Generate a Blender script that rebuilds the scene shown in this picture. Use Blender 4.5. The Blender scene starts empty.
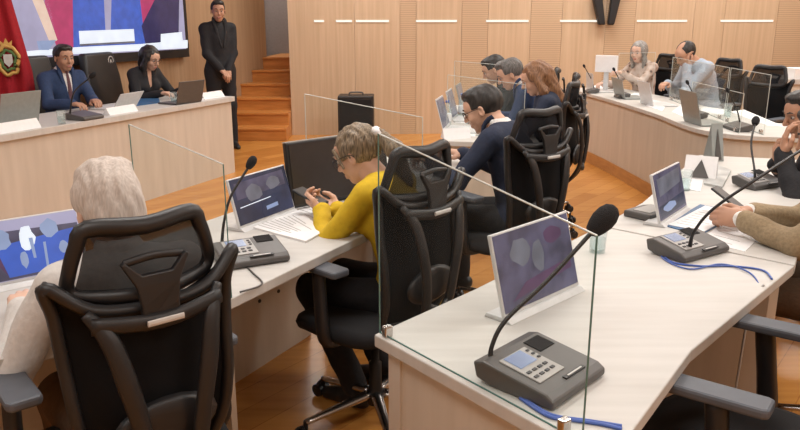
import bpy, bmesh, math, random
import numpy as np
from mathutils import Vector, Matrix, Euler
random.seed(4); np.random.seed(4)
SC = bpy.context.scene
COL = SC.collection
PI = math.pi
V = Vector

# ------------------------------------------------------------------ camera
CAMH, PITCH, FPX = 1.6, math.radians(15), 740.0
cam_d = bpy.data.cameras.new('camera'); cam = bpy.data.objects.new('camera', cam_d); COL.objects.link(cam)
cam.location = (0, 0, CAMH); cam.rotation_euler = (PI/2 - PITCH, 0, 0)
cam_d.sensor_fit = 'HORIZONTAL'; cam_d.sensor_width = 36; cam_d.lens = 36*FPX/800
cam_d.clip_start = .05
SC.camera = cam

def ray(px, py):
    u = px-400; v = py-215
    return V((u, FPX*math.cos(PITCH)-v*math.sin(PITCH), -(FPX*math.sin(PITCH)+v*math.cos(PITCH))))
def at(px, py, z):
    """the point of the horizontal plane z that the photograph shows at a pixel"""
    r = ray(px, py); t = (z-CAMH)/r.z
    return V((r.x*t, r.y*t, z))
def onplane(px, py, p0, n):
    r = ray(px, py); c = V((0, 0, CAMH))
    return c + r*((V(p0)-c).dot(V(n))/r.dot(V(n)))

# ------------------------------------------------------------------ materials
def nodes(name):
    m = bpy.data.materials.new(name); m.use_nodes = True
    nt = m.node_tree; b = nt.nodes['Principled BSDF']
    return m, nt, b
def N(nt, t, **kw):
    n = nt.nodes.new(t)
    for k, v in kw.items():
        if k in n.inputs.keys(): n.inputs[k].default_value = v
        else: setattr(n, k, v)
    return n
def coords(nt, scale=(1, 1, 1), rot=(0, 0, 0), kind='Object'):
    tc = nt.nodes.new('ShaderNodeTexCoord'); mp = nt.nodes.new('ShaderNodeMapping')
    mp.inputs['Scale'].default_value = scale; mp.inputs['Rotation'].default_value = rot
    nt.links.new(tc.outputs[kind], mp.inputs['Vector']); return mp.outputs['Vector']
def ramp(nt, fac, stops):
    r = nt.nodes.new('ShaderNodeValToRGB'); e = r.color_ramp.elements
    while len(e) < len(stops): e.new(.5)
    for el, (p, c) in zip(e, stops): el.position = p; el.color = (*c, 1)
    nt.links.new(fac, r.inputs['Fac']); return r.outputs['Color']
def bump(nt, b, h, strength=.2, dist=.01):
    n = nt.nodes.new('ShaderNodeBump'); n.inputs['Strength'].default_value = strength; n.inputs['Distance'].default_value = dist
    nt.links.new(h, n.inputs['Height']); nt.links.new(n.outputs['Normal'], b.inputs['Normal'])
def plain(name, col, rough=.5, metal=0, var=.06, scale=30, bmp=0, sheen=0):
    m, nt, b = nodes(name)
    no = N(nt, 'ShaderNodeTexNoise'); no.inputs['Scale'].default_value = scale; no.inputs['Detail'].default_value = 4
    nt.links.new(coords(nt), no.inputs['Vector'])
    lo = tuple(max(0, c*(1-var)) for c in col); hi = tuple(min(1, c*(1+var)) for c in col)
    nt.links.new(ramp(nt, no.outputs['Fac'], [(.3, lo), (.7, hi)]), b.inputs['Base Color'])
    b.inputs['Roughness'].default_value = rough; b.inputs['Metallic'].default_value = metal
    if bmp: bump(nt, b, no.outputs['Fac'], bmp)
    if sheen and 'Sheen Weight' in b.inputs: b.inputs['Sheen Weight'].default_value = sheen
    return m
def grain(name, c1, c2, scale=(1, 1, 1), rough=.45, det=6, spec=.5, bmp=.05):
    m, nt, b = nodes(name)
    no = N(nt, 'ShaderNodeTexNoise'); no.inputs['Scale'].default_value = 1; no.inputs['Detail'].default_value = det
    nt.links.new(coords(nt, scale), no.inputs['Vector'])
    nt.links.new(ramp(nt, no.outputs['Fac'], [(.3, c1), (.7, c2)]), b.inputs['Base Color'])
    b.inputs['Roughness'].default_value = rough; b.inputs['Specular IOR Level'].default_value = spec
    bump(nt, b, no.outputs['Fac'], bmp, .003); return m
def emit(name, col, s=1.0, var=.08, scale=9):
    m, nt, b = nodes(name)
    no = N(nt, 'ShaderNodeTexNoise'); no.inputs['Scale'].default_value = scale; no.inputs['Detail'].default_value = 2
    nt.links.new(coords(nt), no.inputs['Vector'])
    lo = tuple(c*(1-var) for c in col); hi = tuple(min(1, c*(1+var)) for c in col)
    nt.links.new(ramp(nt, no.outputs['Fac'], [(.35, lo), (.65, hi)]), b.inputs['Emission Color'])
    b.inputs['Base Color'].default_value = (.02, .02, .02, 1); b.inputs['Roughness'].default_value = .25
    b.inputs['Emission Strength'].default_value = s; return m
def glassy(name, tint=(.97, .985, .98), clear=.993, rough=.02, haze=(.8, .86, .85)):
    """thin clear sheet: mostly see-through, a little reflection and a faint haze painted in for light reflected off it"""
    m = bpy.data.materials.new(name); m.use_nodes = True; nt = m.node_tree
    nt.nodes.clear()
    out = nt.nodes.new('ShaderNodeOutputMaterial'); tr = nt.nodes.new('ShaderNodeBsdfTransparent'); tr.inputs[0].default_value = (*tint, 1)
    gl = nt.nodes.new('ShaderNodeBsdfGlossy'); gl.inputs['Roughness'].default_value = rough
    df = nt.nodes.new('ShaderNodeBsdfDiffuse'); df.inputs[0].default_value = (*haze, 1)
    fr = nt.nodes.new('ShaderNodeLayerWeight'); fr.inputs[0].default_value = .06
    m1 = nt.nodes.new('ShaderNodeMixShader'); m1.inputs[0].default_value = 1-clear
    nt.links.new(tr.outputs[0], m1.inputs[1]); nt.links.new(df.outputs[0], m1.inputs[2])
    m2 = nt.nodes.new('ShaderNodeMixShader'); mu = nt.nodes.new('ShaderNodeMath'); mu.operation = 'MULTIPLY'; mu.inputs[1].default_value = .35; nt.links.new(fr.outputs['Fresnel'], mu.inputs[0]); nt.links.new(mu.outputs[0], m2.inputs[0])
    nt.links.new(m1.outputs[0], m2.inputs[1]); nt.links.new(gl.outputs[0], m2.inputs[2])
    nt.links.new(m2.outputs[0], out.inputs[0]); return m
def meshy(name, col, alpha, scale=260):
    """woven chair net: fine holes between dark threads"""
    m, nt, b = nodes(name)
    w = N(nt, 'ShaderNodeTexNoise'); w.inputs['Scale'].default_value = scale; w.inputs['Detail'].default_value = 1
    nt.links.new(coords(nt, (1, 1, .5)), w.inputs['Vector'])
    nt.links.new(ramp(nt, w.outputs['Fac'], [(.35, tuple(c*.92 for c in col)), (.65, tuple(c*1.08 for c in col))]), b.inputs['Base Color'])
    b.inputs['Roughness'].default_value = .8; b.inputs['Specular IOR Level'].default_value = .15; b.inputs['Alpha'].default_value = alpha
    return m

M = {}
M['desk_top'] = grain('pale_desk_laminate', (.515, .50, .475), (.575, .56, .535), (3, 30, 3), .45, spec=.4)
M['desk_panel'] = grain('beige_desk_panel', (.53, .465, .39), (.61, .54, .46), (14, 14, 1.6), .5)
M['desk_edge'] = grain('desk_edge_band', (.55, .49, .43), (.61, .55, .48), (20, 20, 3), .4)
M['under'] = plain('desk_underside', (.38, .29, .22), .6)
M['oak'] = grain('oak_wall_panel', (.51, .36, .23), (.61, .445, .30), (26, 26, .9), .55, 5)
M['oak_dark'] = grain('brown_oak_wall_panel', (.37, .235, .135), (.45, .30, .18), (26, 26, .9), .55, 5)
M['black_plastic'] = plain('black_plastic', (.013, .013, .015), .4, bmp=.02)
M['chair_frame'] = plain('charcoal_chair_plastic', (.013, .012, .013), .45)
M['chair_net'] = meshy('black_chair_net', (.006, .006, .007), 1.0)
M['head_net'] = meshy('sheer_headrest_net', (.010, .010, .012), .93)
M['seat_cloth'] = plain('black_seat_cloth', (.010, .010, .012), .9, bmp=.1, scale=200)
M['armpad'] = plain('slate_armrest_rubber', (.085, .095, .115), .5)
M['metal'] = plain('polished_aluminium', (.55, .52, .5), .25, 1)
M['silver'] = plain('silver_badge', (.55, .54, .53), .4, .1)
M['grey_case'] = plain('grey_device_case', (.085, .08, .078), .42)
M['grey_light'] = plain('light_grey_plate', (.36, .35, .34), .4)
M['lcd'] = emit('device_display', (.36, .45, .72), .75)
M['laptop_white'] = plain('white_laptop_shell', (.62, .63, .64), .35)
M['laptop_grey'] = plain('grey_laptop_shell', (.27, .29, .28), .4)
M['key'] = plain('keyboard_keys', (.05, .05, .055), .5)
M['paper'] = plain('white_paper', (.82, .82, .83), .7, var=.03)
M['glass'] = glassy('clear_screen_glass')
M['glass_hazy'] = glassy('hazy_screen_glass', clear=.975)
M['glass_edge'] = plain('green_glass_edge', (.10, .20, .18), .15)
M['glass_edge_pale'] = plain('bright_glass_edge', (.62, .66, .64), .2)
M['tumbler'] = glassy('tumbler_glass', (.96, .98, .98), .88)
M['water'] = glassy('drinking_water', (.88, .94, .95), .9)
M['blue_cable'] = plain('blue_cable', (.06, .12, .42), .4)
M['grey_cable'] = plain('grey_cable', (.3, .3, .32), .5)
M['foam'] = plain('mic_foam', (.012, .012, .014), .95, bmp=.6, scale=400)
M['skin'] = plain('skin', (.60, .36, .255), .5, var=.08, scale=14)
M['skin_tan'] = plain('tanned_skin', (.47, .255, .165), .5, var=.08, scale=14)
M['skin_pale'] = plain('pale_skin', (.66, .43, .33), .5, var=.08, scale=14)
M['lip'] = plain('lips', (.42, .16, .13), .45)
M['eye'] = plain('eye_white', (.45, .40, .37), .4)
M['iris'] = plain('dark_iris', (.03, .018, .012), .2)
def hairmat(name, a, b_, rough=.5):
    return grain(name, a, b_, (160, 160, 22), rough, 3, bmp=.35)
M['hair_black'] = hairmat('black_hair', (.008, .007, .007), (.03, .026, .024))
M['hair_white'] = hairmat('white_grey_hair', (.44, .38, .34), (.64, .58, .53), .8)
M['hair_blond'] = hairmat('streaked_blond_hair', (.05, .035, .022), (.34, .26, .17))
M['hair_brown'] = hairmat('auburn_hair', (.12, .05, .025), (.33, .17, .08))
M['hair_grey'] = hairmat('ash_grey_hair', (.12, .11, .10), (.40, .38, .36))
M['hair_greyblack'] = hairmat('greying_dark_hair', (.04, .038, .036), (.18, .17, .165))
def cloth(name, col, sc=60, var=.12): return plain(name, col, .85, var=var, scale=sc, bmp=.25, sheen=.0)
M['navy'] = cloth('navy_suit_wool', (.016, .024, .052))
M['navy_bright'] = cloth('navy_blue_suit_wool', (.022, .045, .115))
M['blackcloth'] = cloth('black_cloth', (.012, .012, .015))
M['yellow'] = cloth('mustard_yellow_blouse', (.60, .40, .012), 30, .1)
M['whiteshirt'] = cloth('white_shirt_cotton', (.72, .70, .68))
M['cream_cloth'] = cloth('off_white_jacket_cloth', (.60, .585, .57), 60, .08)
M['tan_jacket'] = cloth('tan_wool_jacket', (.30, .225, .135), 90, .15)
M['lightblue'] = cloth('pale_blue_shirt', (.37, .44, .54))
M['darkbrown'] = cloth('brown_trouser_cloth', (.10, .06, .035))
M['tie'] = cloth('maroon_tie', (.13, .06, .07))
# patterned blouse
m, nt, b = nodes('patterned_blouse'); vo = N(nt, 'ShaderNodeTexVoronoi'); vo.inputs['Scale'].default_value = 14
nt.links.new(coords(nt), vo.inputs['Vector'])
nt.links.new(ramp(nt, vo.outputs['Distance'], [(.12, (.09, .05, .04)), (.3, (.42, .30, .24)), (.6, (.55, .45, .40))]), b.inputs['Base Color'])
b.inputs['Roughness'].default_value = .8; M['pattern'] = m
# floor: warm glossy strips
m, nt, b = nodes('orange_parquet_floor')
br = N(nt, 'ShaderNodeTexBrick'); br.offset = .4; br.inputs['Scale'].default_value = 1
br.inputs['Brick Width'].default_value = 1.6; br.inputs['Row Height'].default_value = .14; br.inputs['Mortar Size'].default_value = .0025
br.inputs['Color1'].default_value = (.2, .2, .2, 1); br.inputs['Color2'].default_value = (.9, .9, .9, 1); br.inputs['Mortar'].default_value = (0, 0, 0, 1)
nt.links.new(coords(nt, (1, 1, 1), (0, 0, math.radians(-52))), br.inputs['Vector'])
no = N(nt, 'ShaderNodeTexNoise'); no.inputs['Scale'].default_value = 1; no.inputs['Detail'].default_value = 6
nt.links.new(coords(nt, (2, 26, 2), (0, 0, math.radians(-52))), no.inputs['Vector'])
mx = N(nt, 'ShaderNodeMath'); mx.operation = 'MULTIPLY_ADD'; mx.inputs[1].default_value = .45; nt.links.new(br.outputs['Color'], mx.inputs[0])
ms = N(nt, 'ShaderNodeMath'); ms.operation = 'MULTIPLY'; ms.inputs[1].default_value = .6; nt.links.new(no.outputs['Fac'], ms.inputs[0]); nt.links.new(ms.outputs[0], mx.inputs[2])
nt.links.new(ramp(nt, mx.outputs[0], [(.08, (.20, .07, .015)), (.35, (.44, .175, .035)), (.75, (.60, .275, .065))]), b.inputs['Base Color'])
b.inputs['Roughness'].default_value = .27; M['floor'] = m
M['stairwood'] = grain('orange_stair_wood', (.46, .17, .035), (.62, .26, .07), (3, 20, 20), .35)
M['skirting'] = grain('orange_skirting_wood', (.42, .19, .06), (.52, .26, .09), (6, 6, 30), .4)
M['greydoor'] = plain('grey_painted_wall', (.27, .235, .225), .6)
M['ceiling'] = plain('white_ceiling', (.7, .7, .68), .8)
# slotted acoustic panel
m, nt, b = nodes('slotted_oak_panel'); wv = N(nt, 'ShaderNodeTexWave'); wv.wave_type = 'BANDS'; wv.bands_direction = 'Z'
wv.inputs['Scale'].default_value = 11; wv.inputs['Distortion'].default_value = 0
nt.links.new(coords(nt), wv.inputs['Vector'])
nt.links.new(ramp(nt, wv.outputs['Fac'], [(.1, (.43, .30, .19)), (.45, (.55, .39, .255))]), b.inputs['Base Color'])
b.inputs['Roughness'].default_value = .55; M['slots'] = m

# ------------------------------------------------------------------ object helpers
def tag(o, label=None, cat=None, group=None, kind=None):
    if label: o['label'] = label
    if cat: o['category'] = cat
    if group: o['group'] = group
    if kind: o['kind'] = kind
    return o
def thing(name, label, cat, loc=(0, 0, 0), rz=0, group=None):
    o = bpy.data.objects.new(name, None); COL.objects.link(o); o.empty_display_size = .1
    o.location = loc; o.rotation_euler = (0, 0, rz); return tag(o, label, cat, group)
def obj(name, bm, mat, parent=None, bevel=0, smooth=False, subd=0, loc=None, rot=None, seg=2):
    me = bpy.data.meshes.new(name)
    bmesh.ops.recalc_face_normals(bm, faces=bm.faces[:]); bm.to_mesh(me); bm.free()
    for mm in (mat if isinstance(mat, (list, tuple)) else [mat]): me.materials.append(M[mm] if isinstance(mm, str) else mm)
    o = bpy.data.objects.new(name, me); COL.objects.link(o)
    if parent: o.parent = parent
    if loc is not None: o.location = loc
    if rot is not None: o.rotation_euler = rot
    if bevel:
        md = o.modifiers.new('bevel', 'BEVEL'); md.width = bevel; md.segments = seg; md.limit_method = 'ANGLE'; md.angle_limit = .6
    if subd:
        md = o.modifiers.new('sub', 'SUBSURF'); md.levels = subd; md.render_levels = subd
    if smooth:
        for p in me.polygons: p.use_smooth = True
    return o
def B(): return bmesh.new()
def box(bm, c, s, R=None, mi=0):
    vs = []
    for dx in (-.5, .5):
        for dy in (-.5, .5):
            for dz in (-.5, .5):
                p = V((dx*s[0], dy*s[1], dz*s[2]))
                if R is not None: p = R @ p
                vs.append(bm.verts.new(p + V(c)))
    for f in ((0, 1, 3, 2), (4, 6, 7, 5), (0, 4, 5, 1), (2, 3, 7, 6), (0, 2, 6, 4), (1, 5, 7, 3)):
        bm.faces.new([vs[i] for i in f]).material_index = mi
    return bm
def prism(bm, pts, z0, z1, mi=0):
    lo = [bm.verts.new((p[0], p[1], z0)) for p in pts]; hi = [bm.verts.new((p[0], p[1], z1)) for p in pts]
    n = len(pts); bm.faces.new(lo[::-1]).material_index = mi; bm.faces.new(hi).material_index = mi
    for i in range(n):
        bm.faces.new((lo[i], lo[(i+1) % n], hi[(i+1) % n], hi[i])).material_index = mi
    return bm
def hull8(bm, a, b, mi=0):
    """solid between two matching loops of points"""
    va = [bm.verts.new(p) for p in a]; vb = [bm.verts.new(p) for p in b]; n = len(a)
    bm.faces.new(va[::-1]).material_index = mi; bm.faces.new(vb).material_index = mi
    for i in range(n): bm.faces.new((va[i], va[(i+1) % n], vb[(i+1) % n], vb[i])).material_index = mi
    return bm
def catmull(pts, n=6, closed=False):
    P_ = [V(p) for p in pts]; out = []; m = len(P_)
    rng = range(m) if closed else range(m-1)
    for i in rng:
        if closed: a, b_, c, d = P_[i-1], P_[i], P_[(i+1) % m], P_[(i+2) % m]
        else: a, b_, c, d = P_[max(i-1, 0)], P_[i], P_[i+1], P_[min(i+2, m-1)]
        for k in range(n):
            t = k/n
            out.append(.5*((2*b_)+(c-a)*t+(2*a-5*b_+4*c-d)*t*t+(3*b_-a-3*c+d)*t**3))
    if not closed: out.append(P_[-1])
    return out
def tube(bm, pts, r, seg=8, n=6, closed=False, up=(0, 0, 1), flat=1.0, smooth_path=True, mi=0):
    """swept round or flattened bar; r is one radius or one per control point; flat scales the side along «up»"""
    path = catmull(pts, n, closed) if smooth_path and len(pts) > 2 else [V(p) for p in pts]
    if not smooth_path: n = 1
    L = len(path)
    def rad(i):
        if not isinstance(r, (list, tuple)): return r
        f = i/max(1, (L if closed else L-1))*(len(r)-(0 if closed else 1)); k = int(f); t = f-k
        return r[k % len(r)]*(1-t)+r[(k+1) % len(r) if closed else min(k+1, len(r)-1)]*t
    rings = []; u0 = V(up)
    for i, p in enumerate(path):
        if closed: t = path[(i+1) % L]-path[i-1]
        else: t = path[min(i+1, L-1)]-path[max(i-1, 0)]
        if t.length < 1e-9: t = V((0, 0, 1))
        t.normalize()
        s = t.cross(u0)
        if s.length < .15: s = t.cross(V((1, .3, 0))) if abs(u0.x) < .5 else t.cross(V((0, 1, 0)))
        s.normalize(); w = s.cross(t)
        rr = rad(i)
        rings.append([bm.verts.new(p + s*math.cos(a)*rr + w*math.sin(a)*rr*flat) for a in [2*PI*k/seg for k in range(seg)]])
    for i in range(L if closed else L-1):
        A, Bq = rings[i], rings[(i+1) % L]
        for k in range(seg): bm.faces.new((A[k], A[(k+1) % seg], Bq[(k+1) % seg], Bq[k])).material_index = mi
    if not closed:
        bm.faces.new(rings[0][::-1]).material_index = mi; bm.faces.new(rings[-1]).material_index = mi
    return bm
def lathe(bm, prof, c=(0, 0, 0), seg=20, R=None, mi=0):
    rings = []
    for (r, z) in prof:
        ring = []
        for k in range(seg):
            p = V((max(r, 1e-4)*math.cos(2*PI*k/seg), max(r, 1e-4)*math.sin(2*PI*k/seg), z))
            if R is not None: p = R @ p
            ring.append(bm.verts.new(p+V(c)))
        rings.append(ring)
    for i in range(len(rings)-1):
        for k in range(seg): bm.faces.new((rings[i][k], rings[i][(k+1) % seg], rings[i+1][(k+1) % seg], rings[i+1][k])).material_index = mi
    bm.faces.new(rings[0][::-1]).material_index = mi; bm.faces.new(rings[-1]).material_index = mi
    return bm
def cyl(bm, a, b, r, seg=12, mi=0): return tube(bm, [a, b], r, seg, smooth_path=False, mi=mi)
def copy_tree(o, parent=None):
    c = o.copy(); COL.objects.link(c); c.parent = parent
    for ch in list(o.children): copy_tree(ch, c)
    return c
def rz(deg): return math.radians(deg)
def facing(dx, dy): return math.atan2(-dx, dy)      # z-rotation that turns local +Y to (dx, dy)
# ------------------------------------------------------------------ room
def struct(name, bm, mat, **k): return tag(obj(name, bm, mat, **k), kind='structure')
def wallseg(name, a, b, z0, z1, mat, th=.12, out=1):
    """upright slab whose visible face runs a -> b; thickness goes away from the room"""
    a = V((a[0], a[1], 0)); b = V((b[0], b[1], 0)); d = (b-a).normalized(); n = V((-d.y, d.x, 0))*out*th
    return struct(name, prism(B(), [a, b, b+n, a+n], z0, z1), mat)
ZC = 3.6
struct('floor', prism(B(), [(-7.6, -2.2), (6.2, -2.2), (6.2, 12.6), (-7.6, 12.6)], -.1, 0), 'floor')
struct('ceiling', prism(B(), [(-7.6, -2.2), (6.2, -2.2), (6.2, 12.6), (-7.6, 12.6)], ZC, ZC+.1), 'ceiling')
def lw(Y): return (-2.28+.408*(Y-10.6), Y)          # the left wall's line
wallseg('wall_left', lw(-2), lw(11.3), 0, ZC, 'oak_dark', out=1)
wallseg('wall_front', (-7.5, -2), (6.1, -2), 0, ZC, 'oak', out=-1)
wallseg('wall_right', (6, -2), (6, 10.9), 0, ZC, 'oak', out=-1)
CX, CY = -1.51, 10.3                                # corner beside the stairs
bm = B()
def wy(X): return 10.3+(X-CX)*.065
# back wall as alternating plain and slotted panels
edges_px = [290, 355, 400, 416, 461, 487, 529, 560, 603, 632, 690, 720, 772, 800]
xs = [CX]
for p in edges_px[1:]:
    d = ray(p, 60); k = d.x/d.y; xs.append((10.3-.065*CX)*k/(1-.065*k))
xs[-1] = 6.0
slot = {2, 4, 6, 8, 12}
for i in range(len(xs)-1):
    a, b_ = xs[i], xs[i+1]
    prism(bm, [(a+.002, wy(a)), (b_-.002, wy(b_)), (b_-.002, wy(b_)+.1), (a+.002, wy(a)+.1)], 0, ZC, 1 if i in slot else 0)
prism(bm, [(CX, wy(CX)+.03), (6, wy(6)+.03), (6, wy(6)+.14), (CX, wy(CX)+.14)], 0, ZC, 0)
struct('wall_back', bm, ['oak', 'slots'])
wallseg('wall_alcove', (CX, 10.45), (CX+.0, 12.4), 0, ZC, 'oak', out=-1)
bm = B(); prism(bm, [(-3.4, 12.4), (CX+.1, 12.4), (CX+.1, 12.5), (-3.4, 12.5)], 0, ZC); struct('wall_landing', bm, 'greydoor')
bm = B(); x0 = -2.55
for zz in (1.02,): prism(bm, [(-2.27, 12.3), (-2.21, 12.3), (-2.21, 12.4), (-2.27, 12.4)], zz, ZC)
struct('trim_1', bm, 'black_plastic')
wallseg('wall_side', (-3.4, 12.4), (lw(11.42)[0]-.9, 11.42), 0, ZC, 'greydoor', out=-1)
# light strips let into the back wall
LED = emit('warm_light_strip', (1, .93, .83), 1.5, .02)
strips = [(314, 324), (336, 352), (356, 389), (416, 457), (486, 528.5), (560, 602), (637, 687), (720.5, 773)]
for i, (a, b_) in enumerate(strips):
    def X(p):
        d = ray(p, 20); k = d.x/d.y; return (10.3-.065*CX)*k/(1-.065*k)
    xa, xb = X(a), X(b_)
    bm = prism(B(), [(xa, wy(xa)-.012), (xb, wy(xb)-.012), (xb, wy(xb)-.001), (xa, wy(xa)-.001)], 1.53, 1.556)
    lab = ['shortest glowing light strip on the oak wall nearest the stairs', 'short glowing strip, second from the stairs on the oak wall',
           'glowing wall strip just right of the wall bend', 'glowing strip on the oak wall above the empty desk end', 'glowing wall strip above the two suited men',
           'glowing wall strip ending at the black hanging bars', 'glowing wall strip above the bald man in pale blue', 'rightmost glowing strip on the oak wall, above the empty chairs'][i]
    t = thing('light_strip', lab, 'wall light', (0, 0, 0), 0, 'light strips let into the oak wall'); obj('diffuser', bm, LED, t)
# stairs
bm = B()
for k in range(7):
    zt = .17*(k) if k < 7 else 0
steps = []
for k in range(1, 7):
    y0 = 9.8+.28*(k-1); y1 = y0+.28 if k < 6 else 12.4
    xl0, xl1 = lw(y0)[0], lw(min(y1, 11.4))[0]
    prism(bm, [(xl0+.0, y0), (CX-.003, y0), (CX-.003, y1), (xl1, y1)], 0, .17*k-.03, 0)
    prism(bm, [(xl0+.0, y0-.025), (CX-.003, y0-.025), (CX-.003, y1), (xl1, y1)], .17*k-.03, .17*k, 0)
struct('stair_1', bm, 'stairwood', bevel=.004)
# black bars hung on the back wall
t = thing('wall_bracket', 'pair of black tapered bars hanging in a V on the oak wall', 'bracket', (0, 0, 0))
for (p0, p1, q0, q1, nm) in ((592.5, 602.5, 599, 605.8, 'bar'), (612.5, 622.5, 608.2, 614.5, 'bar')):
    Yb = 10.45; pts = []
    a = [onplane(p0, -6, (0, Yb, 0), (0, 1, 0)), onplane(p1, -6, (0, Yb, 0), (0, 1, 0)), onplane(q1, 25, (0, Yb, 0), (0, 1, 0)), onplane(q0, 25, (0, Yb, 0), (0, 1, 0))]
    obj(nm, hull8(B(), a, [p+V((0, .1, 0)) for p in a]), 'black_plastic', t, bevel=.02)
obj('wall_plate', box(B(), onplane(608, -16, (0, 10.52, 0), (0, 1, 0)), (.5, .12, .06)), 'black_plastic', t)
# floor-standing speaker by the back wall
c = at(359, 128, 0); zt = .98
t = thing('loudspeaker', 'black floor loudspeaker cabinet standing by the bare oak wall', 'loudspeaker', (-.57, 9.7, 0))
obj('cabinet', box(B(), (0, 0, .31), (.46, .34, .62)), 'black_plastic', t, bevel=.015)
obj('grille', box(B(), (0, -.178, .31), (.40, .015, .54)), 'foam', t, bevel=.005)
obj('handle', tube(B(), [(-.09, 0, .62), (-.07, 0, .65), (.07, 0, .65), (.09, 0, .62)], .01), 'grey_case', t, smooth=True)

# ------------------------------------------------------------------ desks
TZ = .77
def off(a, b, t): return V(a)*(1-t)+V(b)*t
def inset(poly, d):
    """move every edge of a closed polygon inwards by d"""
    n = len(poly); area = sum(poly[i][0]*poly[(i+1) % n][1]-poly[(i+1) % n][0]*poly[i][1] for i in range(n)); sg = 1 if area > 0 else -1
    L = []
    for i in range(n):
        a, b_ = V(poly[i][:2]), V(poly[(i+1) % n][:2]); e = (b_-a).normalized(); nn = V((-e.y, e.x))*sg*d; L.append((a+nn, e))
    out = []
    for i in range(n):
        (p, e), (q, f) = L[i-1], L[i]; cr = e.x*f.y-e.y*f.x
        if abs(cr) < 1e-6: out.append(q)
        else: out.append(p+e*(((q-p).x*f.y-(q-p).y*f.x)/cr))
    return out
def desk(label, poly, panels, z=TZ, th=.036, name='desk', group=None, mat='desk_top', pmat='desk_panel', kick=None, feet=()):
    """poly: outline of the top; panels: (i, j) chains of outline corners that carry an upright panel"""
    c = sum((V((p[0], p[1])) for p in poly), V((0, 0)))/len(poly)
    P0 = [V((p[0], p[1]))-c for p in poly]
    t = thing(name, label, 'desk', (c.x, c.y, 0), 0, group)
    obj('desk_top', prism(B(), P0, z-th, z), mat, t, bevel=.004)
    ins = inset(P0, .03); ins2 = inset(P0, .052)
    for ch in panels:
        a = [ins[i] for i in ch]; b_ = [ins2[i] for i in ch][::-1]
        obj('panel', prism(B(), a+b_, 0.0, z-th), pmat, t)
        if kick:
            o1 = inset(P0, .018)
            obj('skirting', prism(B(), [o1[i] for i in ch]+[ins[i] for i in ch][::-1], 0, kick), 'skirting', t)
    for (p, q) in feet:      # upright support slabs between two plan points
        p = V(p)-c; q = V(q)-c; e = (q-p).normalized(); nn = V((-e.y, e.x))*.012
        obj('support', prism(B(), [p-nn, q-nn, q+nn, p+nn], 0, z-th), pmat, t)
    return t
# dais (its outer face runs along the left wall's direction)
d = V((.378, .926)); n = V((-.926, .378)); E0 = V((-1.72, 7.76))
poly = [E0-d*6.2, E0, E0+n*.72, E0-d*6.2+n*.72]
DZ = .80
desk('long pale dais desk in front of the big wall screen', poly, [(0, 1, 2)], z=DZ, th=.05)
# inner left row: two desks by the white-haired man and the woman in yellow
J0, J1 = V((-.52, 2.10)), V((-1.05, 2.56))
L1 = [V((-2.0, .87)), J0, J1, V((-2.45, 1.41))]
desk('pale curved-row desk in front of the white-haired man', L1, [(2, 3)])
nL2 = V((-.88, .475)); E2 = V((.13, 3.30))
L2 = [J0+V((.005, .012)), E2, E2+nL2*.70, J1+V((.005, .012))]
t = desk('pale desk where the woman in yellow sits', L2, [(2, 3)], feet=[(J0+V((-.12, .10))+V((.06, .12)), J0+V((-.5, .44))+V((.06, .12)))])
nn_ = nL2
for s in (.30, .42, .62, .74):
    bm = B(); base = (L2[3]*(1-s)+L2[2]*s) - nL2*.055; c_ = V(t.location[:2]); base = base-c_
    cyl(bm, (base.x, base.y, .33), (base.x-nL2.x*.004, base.y-nL2.y*.004, .33), .009); obj('cable_hole', bm, 'black_plastic', t)
L3 = [E2+V((.03, .03)), V((.42, 4.55)), V((-.22, 4.72)), E2+V((.02, .03))+nL2*.70+V((.02, .02))]
desk('pale desk in front of the man in the dark suit with glasses', L3, [(2, 3), (1, 2)])
L4 = [V((.95, 4.95)), V((1.08, 7.1)), V((.50, 7.25)), V((.29, 5.08))]
desk('pale desk covered with papers before the two suited men', L4, [(1, 2, 3, 0)])
# near right row
R1 = [V((.40, 1.25)), V((.75, 1.75)), V((1.36, 2.42)), V((.82, 2.92)), V((.24, 2.20)), V((-.07, 1.85))]
tR1 = desk('large pale desk in the foreground with the grey conference unit', R1, [(2, 3, 4, 5, 0)], kick=None)
c_ = V(tR1.location[:2])
for a_, f in ((V((-.07, 1.85)), .0), (V((.40, 1.25)), -.0)):
    e = (V((.40, 1.25))-V((-.07, 1.85))).normalized(); s0 = a_+e*(.035 if a_.x < 0 else -.085)-c_; nr = V((-e.y, e.x))
    obj('corner_strip', prism(B(), [s0+nr*-.002 if 0 else s0-nr*(-.022), s0+e*.05+nr*.022, s0+e*.05+nr*.04, s0+nr*.04], 0, TZ-.036), 'desk_edge', tR1)
R2 = [V((1.368, 2.43)), V((1.95, 3.4)), V((2.47, 4.36)), V((1.86, 4.54)), V((1.50, 3.95)), V((1.12, 3.32)), V((.828, 2.93))]
tR2 = desk('pale desk where the man in the tan jacket rests his hands', R2, [(2, 3, 4, 5, 6)], feet=[((1.30, 2.50), (.87, 2.90))])
# outer right row, curved
Fr = [(1.98, 9.0), (2.08, 8.52), (2.17, 7.9), (2.23, 7.2), (2.27, 6.5), (2.26, 5.95), (2.29, 5.62), (2.40, 5.40), (2.60, 5.28), (3.0, 5.19), (3.9, 5.10)]
Bk = [(3.9, 5.78), (3.25, 5.80), (3.03, 6.0), (2.97, 6.6), (2.93, 7.2), (2.86, 8.0), (2.72, 8.7), (2.62, 9.15)]
F3 = [V((p.x, p.y)) for p in catmull([(*p, 0) for p in Fr], 4)]
tD = desk('curved pale desk of the outer row with glass screens', F3+[V(p) for p in Bk], [tuple(range(len(F3)))], kick=.12)
# raised side counter at the far right
desk('pale counter at the far right behind the empty chairs', [V((4.42, 8.7)), V((5.75, 8.5)), V((5.85, 9.2)), V((4.52, 9.4))], [(0, 1), (3, 0)], z=.90, th=.06, name='counter')
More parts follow.
